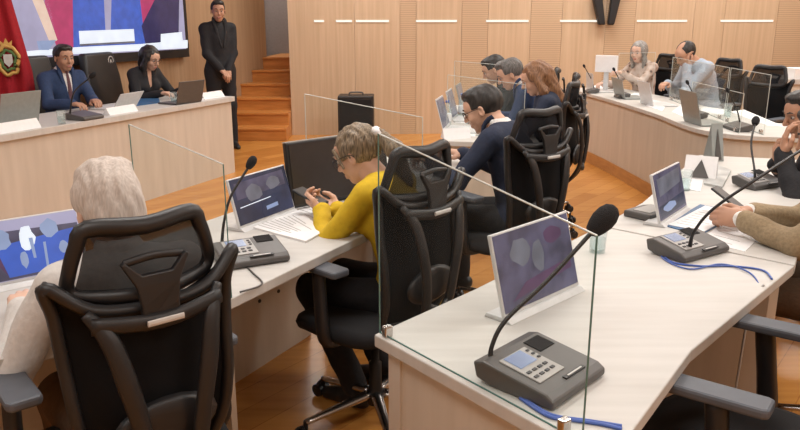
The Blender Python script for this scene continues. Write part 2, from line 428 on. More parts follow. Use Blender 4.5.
# ------------------------------------------------------------------ office chair
def make_chair(label, group='mesh-backed office chairs', arm_z=.735):
    t = thing('office_chair', label, 'chair', group=group)
    for k in range(5):
        a = 2*PI*k/5+.35; ca, sa = math.cos(a), math.sin(a)
        lg = obj('leg', tube(B(), [(ca*.03, sa*.03, .125), (ca*.16, sa*.16, .105), (ca*.31, sa*.31, .082)], [.026, .021, .015], 10, 4, flat=.7), 'metal', t, smooth=True)
        bm = B(); cyl(bm, (ca*.31, sa*.31, .09), (ca*.31, sa*.31, .052), .009)
        ax = V((-sa, ca, 0)); c = V((ca*.325, sa*.325, .029))
        for s in (-1, 1): cyl(bm, c+ax*s*.008, c+ax*s*.028, .028, 14)
        tube(bm, [c-ax*.03+V((0, 0, .012)), c+V((0, 0, .036)), c+ax*.03+V((0, 0, .012))], .008, 6, 4)
        obj('caster', bm, 'black_plastic', lg)
    bm = lathe(B(), [(.034, .08), (.036, .13), (.026, .15), (.026, .26), (.017, .265), (.017, .41)]); obj('gas_column', bm, 'black_plastic', t, smooth=True)
    bm = box(B(), (0, 0, .415), (.17, .24, .05)); obj('tilt_mechanism', bm, 'chair_frame', t, bevel=.015)
    # seat cushion
    bm = B(); rings = []
    for (z, s) in ((.43, .86), (.437, .97), (.46, 1.0), (.482, .97), (.49, .86)):
        ring = []
        for k in range(28):
            a = 2*PI*k/28; cx, sy = math.cos(a), math.sin(a); q = 2/3.6
            x = .255*abs(cx)**q*(1 if cx > 0 else -1); y = .245*abs(sy)**q*(1 if sy > 0 else -1)
            zz = z - (.03*max(0, y-.12)/.12 if y > .12 else 0)
            ring.append(bm.verts.new((x*s, y*s+.03, zz)))
        rings.append(ring)
    for i in range(4):
        for k in range(28): bm.faces.new((rings[i][k], rings[i][(k+1) % 28], rings[i+1][(k+1) % 28], rings[i+1][k]))
    bm.faces.new(rings[0][::-1]); bm.faces.new(rings[-1]); obj('seat', bm, 'seat_cloth', t, smooth=True)
    # backrest: curved outer frame with a net stretched over it
    prof = [(.52, -.225, .145), (.62, -.265, .175), (.74, -.275, .19), (.86, -.262, .197), (.97, -.262, .205), (1.045, -.28, .219)]   # z, y, half width
    L_ = [(-w, y+.035, z) for z, y, w in prof]; R_ = [(w, y+.035, z) for z, y, w in prof][::-1]
    topc = [(-.135, -.272, .98), (0, -.285, .965), (.135, -.272, .98)]; botc = [(.08, -.215, .495), (-.08, -.215, .495)]
    bf = obj('backrest_frame', tube(B(), L_+topc+R_+botc, .0155, 8, 5, closed=True, up=(0, 1, 0), flat=1.1), 'chair_frame', t, smooth=True)
    bm = B(); g = []
    for i in range(11):
        f = i/10*(len(prof)-1); k = min(int(f), len(prof)-2); u = f-k
        z, y, w = [prof[k][j]*(1-u)+prof[k+1][j]*u for j in range(3)]
        row = []
        for j in range(13):
            s = -1+j/6; zz = z-(.075*(1-s*s)*(i/10)**3); yy = y+.035-.036*(1-s*s)
            row.append(bm.verts.new((w*s*.97, yy+.004, zz)))
        g.append(row)
    for i in range(10):
        for j in range(12): bm.faces.new((g[i][j], g[i][j+1], g[i+1][j+1], g[i+1][j]))
    obj('back_net', bm, 'chair_net', bf, smooth=True)
    bm = B()
    for s in (-1, 1):
        tube(bm, [(s*.155, -.287, .982), (s*.12, -.318, .92), (s*.098, -.335, .82), (s*.075, -.335, .70), (s*.06, -.315, .58), (s*.035, -.235, .47), (s*.02, -.10, .425)], [.012, .022, .024, .022, .022, .022, .02], 8, 5, up=(0, 1, 0), flat=.6)
    tube(bm, [(-.15, -.303, .955), (0, -.325, .94), (.15, -.303, .955)], .02, 8, 5, up=(0, 1, 0), flat=.6)
    tube(bm, [(-.062, -.318, .60), (0, -.335, .575), (.062, -.318, .60)], .02, 8, 5, up=(0, 1, 0), flat=.6)
    br = obj('back_bracket', bm, 'chair_frame', t, smooth=True)
    obj('badge', tube(B(), [(-.042, -.341, .945), (.042, -.341, .945)], .0075, 8, smooth_path=False, up=(0, 1, 0), flat=.5), 'silver', br)
    bm = B()                                          # lumbar pad
    rings = []
    for (s, dz) in ((.35, .012), (.8, .010), (1, 0), (.8, -.008)):
        rings.append([bm.verts.new((.13*s*math.cos(2*PI*k/20), -.29-dz*1.2, .665+.07*s*math.sin(2*PI*k/20))) for k in range(20)])
    for i in range(3):
        for k in range(20): bm.faces.new((rings[i][k], rings[i][(k+1) % 20], rings[i+1][(k+1) % 20], rings[i+1][k]))
    bm.faces.new(rings[0]); bm.faces.new(rings[-1][::-1]); obj('lumbar_pad', bm, 'chair_frame', t, smooth=True)
    # headrest: trapezoid frame on a broad forked bracket
    hf = [(-.165, -.215, 1.018), (-.162, -.225, 1.06), (-.143, -.235, 1.12), (-.118, -.24, 1.155), (0, -.262, 1.148), (.118, -.24, 1.155), (.143, -.235, 1.12), (.162, -.225, 1.06), (.165, -.215, 1.018), (.13, -.225, .995), (0, -.268, .988), (-.13, -.225, .995)]
    hr = obj('headrest_frame', tube(B(), hf, [.017, .017, .018, .021, .022, .021, .018, .017, .017, .018, .02, .018], 8, 4, closed=True, up=(0, 1, 0), flat=.9), 'chair_frame', t, smooth=True)
    bm = B(); g = []
    for i in range(6):
        u = i/5; z = .998*(1-u)+1.148*u; w = .16*(1-u)+.118*u; row = []
        for j in range(9):
            s = -1+j/4; row.append(bm.verts.new((w*s, -.222-.01*u-.036*(1-s*s)-.012*math.sin(PI*u)+.004, z)))
        g.append(row)
    for i in range(5):
        for j in range(8): bm.faces.new((g[i][j], g[i][j+1], g[i+1][j+1], g[i+1][j]))
    obj('headrest_net', bm, 'head_net', hr, smooth=True)
    bm = B()
    pl = [(-.045, .92), (-.043, .98), (-.05, 1.025), (-.078, 1.08), (-.07, 1.085), (-.035, 1.05), (.035, 1.05), (.07, 1.085), (.078, 1.08), (.05, 1.025), (.043, .98), (.045, .92)]
    def yb(z): return -.315 if z < 1.0 else -.315+.012*(z-1.0)/.1
    hull8(bm, [(x, yb(z)-.008, z) for x, z in pl], [(x, yb(z)+.008, z) for x, z in pl])
    tube(bm, [(-.068, -.296, 1.078), (0, -.30, 1.087), (.068, -.296, 1.078)], .010, 8, 4, up=(0, 1, 0), flat=.8)
    obj('headrest_bracket', bm, 'chair_frame', t, bevel=.004)
    for s in (-1, 1):
        ar = obj('armrest', B(), 'armpad', t); me = ar.data; bm = B()
        oc = [(.032*a_, .135*b_) for a_, b_ in ((-1, -.85), (-.8, -.97), (.8, -.97), (1, -.85), (1, .8), (.7, .98), (-.7, .98), (-1, .8))]
        prism(bm, [(s*.258+x*1.3, y+.03) for x, y in oc], arm_z-.026, arm_z); bmesh.ops.recalc_face_normals(bm, faces=bm.faces[:]); bm.to_mesh(me); bm.free()
        md = ar.modifiers.new('bevel', 'BEVEL'); md.width = .008; md.segments = 2
        bm = tube(B(), [(s*.10, 0, .42), (s*.235, -.0, .425), (s*.274, -.01, .47), (s*.276, .0, .56), (s*.266, .02, arm_z-.024)], [.02, .022, .024, .022, .022], 8, 5, up=(0, 1, 0), flat=1.3)
        obj('arm_post', bm, 'chair_frame', ar, smooth=True)
    return t
chair0 = None
def chair(x, y, rot, label):
    global chair0
    if chair0 is None: chair0 = make_chair(label); c = chair0
    else: c = copy_tree(chair0); c['label'] = label
    c.location = (x, y, 0); c.rotation_euler = (0, 0, rot); return c

# ------------------------------------------------------------------ things on the desks
def flat_R(rot): return Matrix.Rotation(rot, 3, 'Z')
def screen_polys(par, w, h, polys, y=-.0062):
    """coloured areas of the picture a display shows; polys in 0..1 screen coordinates, face -Y"""
    for k, (pts, mat) in enumerate(polys):
        yy = y-.0004*(k+1); bm = B()
        hull8(bm, [((u-.5)*w, yy, v*h) for u, v in pts], [((u-.5)*w, yy+.0003, v*h) for u, v in pts])
        tag(obj('screen_image', bm, mat, par), 'coloured area of the picture on the screen')
SCRN = {'navy': emit('screen_navy', (.035, .045, .10), .9, .3), 'blue': emit('screen_blue', (.06, .15, .66), 1.0, .12), 'slate': emit('screen_slate', (.11, .10, .17), .9, .35, 12),
        'pale': emit('screen_pale', (.40, .50, .78), .9), 'plum': emit('screen_plum', (.13, .06, .14), .9, .2), 'grey': emit('screen_grey', (.22, .22, .27), .8, .2, 10), 'white': emit('screen_white', (.85, .9, 1.0), 1.35, .05),
        'magenta': emit('screen_magenta', (.55, .05, .17), 1.1, .1, 6), 'lav': emit('screen_lavender', (.42, .39, .56), 1.2, .08, 5), 'peach': emit('screen_peach', (.85, .62, .50), 1.2, .08), 'deepnavy': emit('screen_deep_navy', (.035, .03, .13), .9, .1)}
def blob(cx, cy, rx, ry, n=12, seed=0):
    r = random.Random(seed); return [(cx+rx*math.cos(2*PI*k/n)*(.8+.3*r.random()), cy+ry*math.sin(2*PI*k/n)*(.8+.3*r.random())) for k in range(n)]
def laptop(label, x, y, rot, w=.34, dpt=.235, h=.225, open_=105, z=TZ, shell='laptop_white', scr='navy', polys=(), group=None, detail=True):
    """faces -Y (towards its user) in its own frame; hinge line at the far side"""
    t = thing('laptop', label, 'laptop', (x, y, z), rot, group)
    b = obj('base', box(B(), (0, 0, .009), (w, dpt, .014)), shell, t, bevel=.004)
    if detail:
        bm = B()
        for r_ in range(5):
            for c in range(13): box(bm, (-w*.41+c*w*.0683, dpt*.36-r_*.021, .0165), (w*.055, .016, .0025))
        k_ = obj('keyboard', bm, 'key', b); obj('touchpad', box(B(), (0, -dpt*.30, .0163), (.10, .06, .0008)), 'grey_light', b)
    lid = obj('lid', box(B(), (0, .003, h/2), (w, .006, h)), shell, t, bevel=.003, loc=(0, dpt/2, .016), rot=(-math.radians(open_-90), 0, 0))
    obj('screen', box(B(), (0, -.0012, h*.52), (w*.95, .003, h*.86)), SCRN[scr], lid)
    for k, (pts, mat) in enumerate(polys):
        yy = -.0029-.0003*k; W, H = w*.95, h*.86; bm = B(); o0 = h*.09
        hull8(bm, [((u-.5)*W, yy, o0+v*H) for u, v in pts], [((u-.5)*W, yy+.0002, o0+v*H) for u, v in pts]); obj('screen_image', bm, SCRN[mat], lid)
    return t
def slim_monitor(label, x, y, rot, w=.37, h=.20, lean=15, scr='slate', polys=()):
    """white-rimmed thin display standing on a low white foot; picture faces local -Y"""
    t = thing('desk_monitor', label, 'monitor', (x, y, TZ), rot, 'slim white-rimmed desk displays')
    b = obj('housing', box(B(), (0, 0, h/2), (w, .012, h)), 'laptop_white', t, bevel=.003, loc=(0, 0, .012), rot=(-math.radians(lean), 0, 0))
    obj('screen', box(B(), (0, -.0055, h*.51), (w*.965, .004, h*.93)), SCRN[scr], b)
    for k, (pp, mt) in enumerate(polys):
        W, H = w*.95, h*.90; yy = -.0077-.0003*k; bm = B()
        hull8(bm, [((u-.5)*W, yy, h*.055+v*H) for u, v in pp], [((u-.5)*W, yy+.0002, h*.055+v*H) for u, v in pp]); obj('screen_image', bm, SCRN[mt], b)
    obj('foot', hull8(B(), [(-w/2, -.03, 0), (w/2, -.03, 0), (w/2, .07, 0), (-w/2, .07, 0)], [(-w/2, -.012, .014), (w/2, -.012, .014), (w/2, .06, .014), (-w/2, .06, .014)]), 'laptop_white', t, bevel=.003)
    return t
def conf_unit(label, x, y, rot, goose, z=TZ, w=.215, dpt=.225, head=.021, detail=True, rs=.0048, group='conference microphone units', side=-1, world=False):
    """wedge-shaped delegate unit, its mic stem and foam head; goose: stem points in the unit's frame"""
    t = thing('conference_microphone_unit', label, 'microphone', (x, y, z), rot, group)
    bm = B(); hw, hd = w/2, dpt/2
    prof = [(-hd, .004), (-hd, .022), (-hd+.02, .034), (hd-.03, .058), (hd, .05), (hd-.01, .012), (hd-.05, .002), (-hd+.02, .001)]
    hull8(bm, [(-hw, y_, z_) for y_, z_ in prof], [(hw, y_, z_) for y_, z_ in prof])
    c = obj('housing', bm, 'grey_case', t, bevel=.006)
    tilt = math.atan2(.024, dpt-.05); R = Matrix.Rotation(tilt, 3, 'X')
    def top(x_, y_, lift=.002): return V((x_, y_, .034+(y_+hd-.02)*math.tan(tilt)+lift))
    if detail:
        pn = obj('control_panel', box(B(), top(-.035, .0, .001), (.105, .115, .004), R), 'grey_light', c, bevel=.002)
        obj('display', box(B(), top(-.042, .027, .0035), (.066, .05, .0025), R), 'lcd', pn)
        for r_ in range(2):
            for q in range(4): obj('button', box(B(), top(-.073+q*.022, -.018-.02*r_, .0042), (.014, .008, .003), R), 'key', pn, bevel=.001)
        for q in range(3): obj('button', box(B(), top(.007, .04-.016*q, .0042), (.010, .007, .003), R), 'key', pn, bevel=.001)
        obj('speaker_grille', box(B(), top(.065, .045, .0012), (.062, .05, .002), R), 'foam', c)
        obj('card_slot', box(B(), top(.02, -.08, .0015), (.085, .012, .004), R), 'black_plastic', c, bevel=.001)
        obj('button', box(B(), top(.02, -.081, .004), (.06, .004, .002), R), 'silver', c)
    g = [V(p) for p in goose]
    if world: Mi = (Matrix.Translation((x, y, z)) @ Matrix.Rotation(rot, 4, 'Z')).inverted(); g = [Mi @ p for p in g]
    obj('mic_stem', tube(B(), g, [rs*1.4, rs, rs, rs, rs][:max(2, len(g))], 8, 8), 'black_plastic', t, smooth=True)
    e = (g[-1]-g[-2]).normalized(); Rq = e.to_track_quat('Z', 'Y').to_matrix()
    prof = [(.3, -.2), (.62, 0), (.85, .6), (1, 1.3), (.97, 2.0), (.75, 2.6), (.4, 2.9), (0, 3.0)]
    obj('foam_head', lathe(B(), [(r*head, q*head) for r, q in prof], g[-1], 16, Rq), 'foam', t, smooth=True)
    return t
def tumbler(label, x, y, z=TZ, r=.034, h=.105, fill=.55):
    t = thing('water_glass', label, 'glass', (x, y, z), 0, 'drinking glasses')
    obj('tumbler', lathe(B(), [(r*.82, 0), (r, h), (r*.93, h), (r*.75, .008), (0, .008)], seg=20), 'tumbler', t, smooth=True)
    obj('water', lathe(B(), [(r*.73, .009), (r*.73+r*.15*fill, h*fill)], seg=20), 'water', t, smooth=True); return t
def sheet(name, label, cat, pts, z, mat='paper', th=.002, group=None, marks=0, seed=1):
    c = sum((V(p[:2]) for p in pts), V((0, 0)))/len(pts); t = thing(name, label, cat, (c.x, c.y, z), 0, group); P_ = [V(p[:2])-c for p in pts]
    obj('sheet', prism(B(), P_, 0.0003, th), mat, t)
    if marks:
        r = random.Random(seed); bm = B(); a, b_, c2, d_ = [P_[i] for i in (0, 1, 2, 3)]
        for k in range(marks):
            v = .12+.76*k/marks; p = a.lerp(d_, v); q = b_.lerp(c2, v); s0 = .12; s1 = .45+.42*r.random(); A_, B_ = p.lerp(q, s0), p.lerp(q, s1); e = (d_-a).normalized()*.0022
            prism(bm, [A_-e, B_-e, B_+e, A_+e], th, th+.0004)
        obj('printed_lines', bm, 'grey_light', t)
    return t
def pane(label, a, b, za0, za1, zb0, zb1, th=.006, pale=False, clamp=True, mat='glass', zt=TZ):
    """upright clear sheet from plan point a to b, with its bright or green cut edges and foot clamps"""
    a = V(a); b = V(b); e = (b-a).normalized(); nn = V((-e.y, e.x))*th/2; t = thing('glass_screen', label, 'glass screen', (a.x, a.y, zt), 0, 'clear glass desk screens'); o_ = V((a.x, a.y, zt))
    def P(p, z): return V((p.x, p.y, z))-o_
    obj('pane', hull8(B(), [P(a-nn, za0), P(b-nn, zb0), P(b-nn, zb1), P(a-nn, za1)], [P(a+nn, za0), P(b+nn, zb0), P(b+nn, zb1), P(a+nn, za1)]), mat, t)
    em = 'glass_edge_pale' if pale else 'glass_edge'; w = th*.34
    def bar(p, zp, q, zq, m): obj('cut_edge', tube(B(), [P(p, zp), P(q, zq)], w, 6, smooth_path=False), m, t)
    bar(a, za1, b, zb1, 'glass_edge_pale'); bar(a, za0, a, za1, 'glass_edge_pale' if pale else em); bar(b, zb0, b, zb1, em); bar(a, za0+.001, b, zb0+.001, 'glass_edge')
    if clamp:
        for s in (.05, .93):
            p = a.lerp(b, s); R = flat_R(math.atan2(e.y, e.x)); bm = B()
            box(bm, P(p, zt+.016), (.02, .026, .032), R); obj('clamp', bm, 'metal', t, bevel=.004)
    return t
def cable(name, label, pts, r=.003, mat='blue_cable'):
    p0 = V(pts[0]); t = thing(name, label, 'cable', p0, 0, 'cables on the desks'); obj('sheath', tube(B(), [V(p)-p0 for p in pts], r, 6, 8), mat, t, smooth=True); return t
# ------------------------------------------------------------------ smooth bodies grown from one distance field
class Field:
    def __init__(s): s.ops = []
    def cone(s, a, b, ra, rb, k=.02, sub=False): s.ops.append(('c', np.array(a, float), np.array(b, float), ra, rb, k, sub)); return s
    def ell(s, c, r, R=None, k=.02, sub=False): s.ops.append(('e', np.array(c, float), np.array(r, float), np.eye(3) if R is None else np.array(R, float), 0, k, sub)); return s
    def fn(s, f, sub=False): s.ops.append(('f', f, 0, 0, 0, 0, sub)); return s
    def bounds(s):
        lo = np.full(3, 9.); hi = -lo
        for o in s.ops:
            if o[6] or o[0] == 'f': continue
            if o[0] == 'c':
                for p, r in ((o[1], o[3]), (o[2], o[4])): lo = np.minimum(lo, p-r); hi = np.maximum(hi, p+r)
            else: r = o[2].max(); lo = np.minimum(lo, o[1]-r); hi = np.maximum(hi, o[1]+r)
        return lo, hi
    def surface(s, h, infl=0.0, pad=.02):
        lo, hi = s.bounds(); lo = lo-infl-pad-h*2; hi = hi+infl+pad+h*2
        n = np.ceil((hi-lo)/h).astype(int)+1
        ax = [lo[i]+h*np.arange(n[i]) for i in range(3)]; D = np.full(n, .5, np.float32)
        for o in s.ops:
            if o[0] == 'f':
                X, Y, Z = np.meshgrid(*ax, indexing='ij', sparse=True); v = o[1](X, Y, Z, D); D = v.astype(np.float32); continue
            k = o[5]; mg = k+infl+4*h
            if o[0] == 'c': l = np.minimum(o[1]-o[3], o[2]-o[4])-mg; u = np.maximum(o[1]+o[3], o[2]+o[4])+mg
            else: l = o[1]-o[2].max()-mg; u = o[1]+o[2].max()+mg
            i0 = np.maximum(0, ((l-lo)/h).astype(int)); i1 = np.minimum(n, ((u-lo)/h).astype(int)+2)
            if (i1 <= i0).any(): continue
            sl = tuple(slice(i0[i], i1[i]) for i in range(3))
            X, Y, Z = np.meshgrid(*[ax[i][sl[i]] for i in range(3)], indexing='ij')
            if o[0] == 'c':
                a, b_, ra, rb = o[1:5]; d = b_-a; L = max(1e-9, d@d)
                t = np.clip(((X-a[0])*d[0]+(Y-a[1])*d[1]+(Z-a[2])*d[2])/L, 0, 1)
                v = np.sqrt((X-a[0]-t*d[0])**2+(Y-a[1]-t*d[1])**2+(Z-a[2]-t*d[2])**2)-(ra+(rb-ra)*t)
            else:
                c, r, R = o[1:4]; px, py, pz = X-c[0], Y-c[1], Z-c[2]
                q = [R[0][i]*px+R[1][i]*py+R[2][i]*pz for i in range(3)]
                k0 = np.sqrt(sum((q[i]/r[i])**2 for i in range(3))); k1 = np.sqrt(sum((q[i]/r[i]**2)**2 for i in range(3)))
                v = k0*(k0-1)/np.maximum(k1, 1e-6)
                v = np.where(k0 < .05, -r.min(), v)
            cur = D[sl]
            if o[6]: v = -v; hh = np.maximum(k-np.abs(cur-v), 0)/max(k, 1e-6); D[sl] = np.maximum(cur, v)+hh*hh*k*.25
            else: hh = np.maximum(k-np.abs(cur-v), 0)/max(k, 1e-6); D[sl] = np.minimum(cur, v)-hh*hh*k*.25
        D = D-infl
        D[0], D[-1] = .1, .1; D[:, 0], D[:, -1] = .1, .1; D[:, :, 0], D[:, :, -1] = .1, .1
        return nets(D, lo, h)
def nets(D, lo, h):
    """surface of D = 0 as quads"""
    S = D < 0; n = np.array(D.shape)-1
    tot = sum(S[a:a+n[0], b_:b_+n[1], c:c+n[2]].astype(np.int8) for a in (0, 1) for b_ in (0, 1) for c in (0, 1))
    act = (tot > 0) & (tot < 8); idx = np.full(n, -1, np.int64); ids = np.argwhere(act); idx[act] = np.arange(len(ids))
    if len(ids) == 0: return np.zeros((0, 3)), []
    acc = np.zeros((len(ids), 3)); cnt = np.zeros(len(ids)); I = ids.T
    for ax in range(3):
        o1, o2 = [a for a in range(3) if a != ax]
        for p in (0, 1):
            for q in (0, 1):
                s0 = [0, 0, 0]; s0[o1] = p; s0[o2] = q; s1 = list(s0); s1[ax] = 1
                d0 = D[I[0]+s0[0], I[1]+s0[1], I[2]+s0[2]]; d1 = D[I[0]+s1[0], I[1]+s1[1], I[2]+s1[2]]
                c = (d0 < 0) != (d1 < 0); den = np.where(c, d0-d1, 1); t = np.clip(d0/den, 0, 1)
                pos = np.tile(np.array(s0, float), (len(ids), 1)); pos[:, ax] += t
                acc[c] += pos[c]; cnt[c] += 1
    Vv = lo+h*(ids+acc/np.maximum(cnt, 1)[:, None]); F = []
    for ax in range(3):
        o1, o2 = [(1, 2), (2, 0), (0, 1)][ax]
        sa = [slice(1, -1)]*3; sb = [slice(1, -1)]*3; sa[ax] = slice(0, -1); sb[ax] = slice(1, None)
        A = S[tuple(sa)]; Bq = S[tuple(sb)]; ch = A != Bq; e = np.argwhere(ch)
        if len(e) == 0: continue
        off_ = np.array([1, 1, 1]); off_[ax] = 0; g = e+off_; flip = A[ch]
        def at_(d1, d2):
            k = g.copy(); k[:, o1] -= d1; k[:, o2] -= d2; return idx[k[:, 0], k[:, 1], k[:, 2]]
        q = np.stack([at_(1, 1), at_(0, 1), at_(0, 0), at_(1, 0)], 1); q[~flip] = q[~flip][:, ::-1]; F.append(q)
    return Vv, np.concatenate(F)
def mesh_obj(name, chunks, mats, parent):
    """chunks: (verts, quads, transform or None, material index)"""
    vs, fs, mi, o_ = [], [], [], 0
    for v, f, T, m_ in chunks:
        v = np.asarray(v, float)
        if len(v) == 0: continue
        if T is not None: R = np.array(T.to_3x3()); v = v@R.T+np.array(T.translation)
        vs.append(v); f = np.asarray(f); fs.append(f+o_); mi.append(np.full(len(f), m_)); o_ += len(v)
    vs = np.concatenate(vs); fs = np.concatenate(fs); mi = np.concatenate(mi)
    me = bpy.data.meshes.new(name); me.vertices.add(len(vs)); me.vertices.foreach_set('co', vs.astype(np.float32).ravel())
    me.loops.add(len(fs)*4); me.loops.foreach_set('vertex_index', fs.astype(np.int32).ravel()); me.polygons.add(len(fs))
    me.polygons.foreach_set('loop_start', np.arange(0, len(fs)*4, 4, dtype=np.int32)); me.polygons.foreach_set('loop_total', np.full(len(fs), 4, np.int32))
    me.polygons.foreach_set('material_index', mi.astype(np.int32)); me.polygons.foreach_set('use_smooth', np.ones(len(fs), bool))
    me.update(calc_edges=True); me.validate()
    for m_ in mats: me.materials.append(M[m_] if isinstance(m_, str) else m_)
    o = bpy.data.objects.new(name, me); COL.objects.link(o); o.parent = parent; return o

# ---- head (own frame: face looks along +Y, chin at z = -.115, crown at +.115)
def head_field(f=1.0, glasses=False):
    F = Field()
    F.ell((0, -.018, .028), (.074*f, .094, .086), k=.0); F.ell((0, .028, -.035), (.058*f, .060, .074), k=.03)
    F.ell((0, .052, -.088), (.030*f, .030, .024), k=.02); F.ell((0, .055, .035), (.055*f, .035, .045), k=.03)
    for s in (-1, 1):
        F.ell((s*.036, .062, -.028), (.022, .020, .022), k=.02)
        F.ell((s*.031, .094, .006), (.018, .014, .012), k=.012, sub=True)
        F.ell((s*.078*f, -.005, -.008), (.007, .017, .030), k=.006)
        F.ell((s*.082*f, .0, -.006), (.005, .009, .016), k=.004, sub=True)
        F.cone((s*.013, .088, .027), (s*.045, .078, .027), .007, .006, k=.008)
    F.cone((0, .086, .018), (0, .108, -.024), .007, .0115, k=.010)
    for s in (-1, 1): F.cone((s*.007, .098, -.028), (s*.012, .096, -.028), .007, .006, k=.006)
    F.cone((-.020, .083, -.057), (.020, .083, -.057), .0065, .0065, k=.006); F.cone((-.016, .084, -.068), (.016, .084, -.068), .0075, .0075, k=.006)
    F.cone((-.022, .0935, -.0625), (.022, .0935, -.0625), .002, .002, k=.003, sub=True)
    return F
HAIR = {}
def hair_field(style):
    F = Field()
    def shell(r=(.082, .102, .092), c=(0, -.021, .030)): F.ell(c, r, k=.0)
    def cut(fy, fz, side=-.02, back=-.085):
        """clear the face below the hairline, in front of the ears, and the neck"""
        def g(X, Y, Z, D):
            c1 = np.maximum(fy-Y, Z-fz-.35*(np.abs(X)*0)); c2 = np.maximum(.008-Y+.25*(Z+.0)*0, Z-side); c3 = Z-back+(Y+.1)*.0+0*X
            c3 = np.minimum(c3, 9)
            v = np.maximum(D, -c1); v = np.maximum(v, -c2); v = np.maximum(v, -np.maximum(c3, -9)*1.0)
            return v
        F.fn(g)
    def strands(a=.0025, f=120):
        F.fn(lambda X, Y, Z, D: D+a*np.sin(X*f+3*np.sin(Y*31))*np.cos(Y*f*.6+2*np.sin(Z*37)))
    if style == 'short':
        shell(); F.ell((0, .035, .095), (.062, .045, .024), k=.03); strands(.002); cut(.052, .070, .015, -.062)
    elif style == 'quiff':
        shell(); F.ell((.01, .040, .100), (.058, .045, .028), k=.03); strands(.003, 90); cut(.052, .072, .015, -.062)
    elif style == 'whitefull':
        shell((.087, .106, .096)); F.ell((0, -.085, -.03), (.068, .035, .055), k=.04); F.ell((.02, .0, .105), (.07, .07, .026), k=.03); strands(.0035, 150); cut(.055, .07, .0, -.085)
    elif style == 'bald':
        shell((.083, .101, .092)); F.ell((0, .03, .125), (.046, .085, .05), k=.012, sub=True); strands(.002); cut(.03, .12, .03, -.07)
    elif style == 'tied':
        shell((.084, .102, .094)); strands(.0025, 130)
        cut(.050, .068, .0, -.06); F.ell((0, -.118, .03), (.03, .026, .028), k=.02)
        F.cone((0, -.13, .03), (0, -.165, -.05), .026, .036, k=.02); F.cone((0, -.165, -.05), (0, -.155, -.19), .036, .024, k=.02); F.cone((.01, -.155, -.17), (.01, -.14, -.27), .022, .008, k=.02); strands(.003, 140)
        F.cone((.066, .06, .055), (.080, .045, -.03), .008, .006, k=.01); F.cone((-.066, .06, .055), (-.080, .045, -.03), .008, .006, k=.01)
    elif style == 'long':
        shell((.088, .106, .097)); cut(.050, .068, .0, -.16)
        F.cone((0, -.075, .0), (0, -.085, -.20), .070, .055, k=.03)
        for s in (-1, 1): F.cone((s*.072, .005, .03), (s*.082, -.015, -.10), .026, .030, k=.03); F.cone((s*.082, -.015, -.10), (s*.075, -.01, -.215), .030, .020, k=.03)
        strands(.004, 95)
    elif style == 'bob':
        shell((.087, .106, .097)); cut(.045, .065, .0, -.13)
        F.cone((0, -.07, .0), (0, -.075, -.10), .066, .050, k=.03)
        for s in (-1, 1): F.cone((s*.068, .02, .03), (s*.076, .005, -.09), .024, .028, k=.03); F.cone((s*.076, .005, -.09), (s*.07, .03, -.17), .026, .02, k=.03)
        strands(.004, 95)
    return F
# ---- hand (own frame: wrist at the origin, fingers along +Y, thumb towards +X, palm towards -Z)
def hand_field(curl=.5, spread=.0, thumb=.4):
    F = Field(); kn = [(.029, .080, .0115, (.040, .024, .019)), (.0095, .086, .012, (.044, .028, .021)), (-.010, .083, .0115, (.041, .026, .020)), (-.028, .074, .0105, (.032, .019, .017))]
    F.cone((0, -.03, 0), (0, .01, 0), .024, .024, k=.0); F.ell((0, .035, -.002), (.037, .046, .0145), k=.02)
    for i, (x, y, r, L) in enumerate(kn):
        F.cone((x*.6, .02, 0), (x, y, 0), .0135, r, k=.012)
        p = np.array([x, y, 0.]); a = curl*.55; sp = (x/.03)*spread*.12
        for j, l in enumerate(L):
            d = np.array([math.sin(sp)*math.cos(a), math.cos(sp)*math.cos(a), -math.sin(a)]); q = p+d*l; F.cone(p, q, r*(.95-.1*j), r*(.85-.1*j), k=.003); p = q; a += curl*(1.0 if j == 0 else .7)
    b0 = np.array([.020, .012, -.006]); b1 = b0+np.array([.026, .030, -.012-.012*thumb]); b2 = b1+np.array([.012-.012*thumb, .028, -.010*thumb]); b3 = b2+np.array([.0-.012*thumb, .024, -.008*thumb])
    F.cone(b0, b1, .016, .013, k=.014); F.cone(b1, b2, .0125, .011, k=.004); F.cone(b2, b3, .011, .009, k=.004)
    return F
def ik(a, c, l1, l2, pole):
    a, c, pole = V(a), V(c), V(pole); d = c-a; L = d.length
    if L > (l1+l2)*.995: c = a+d*((l1+l2)*.995/L); d = c-a; L = d.length
    x = (l1*l1-l2*l2+L*L)/(2*L); h = math.sqrt(max(0, l1*l1-x*x)); u = d.normalized(); p = pole-u*pole.dot(u); p.normalize()
    return a+u*x+p*h, c
def wrinkle(F, a=.003, f=38):
    F.fn(lambda X, Y, Z, D: D+a*np.sin(f*(X*.7+Z*.9)+2.2*np.sin(13*Y+9*Z))*np.sin(f*.5*(Y+.4*Z)+1.7*np.sin(11*X))); return F

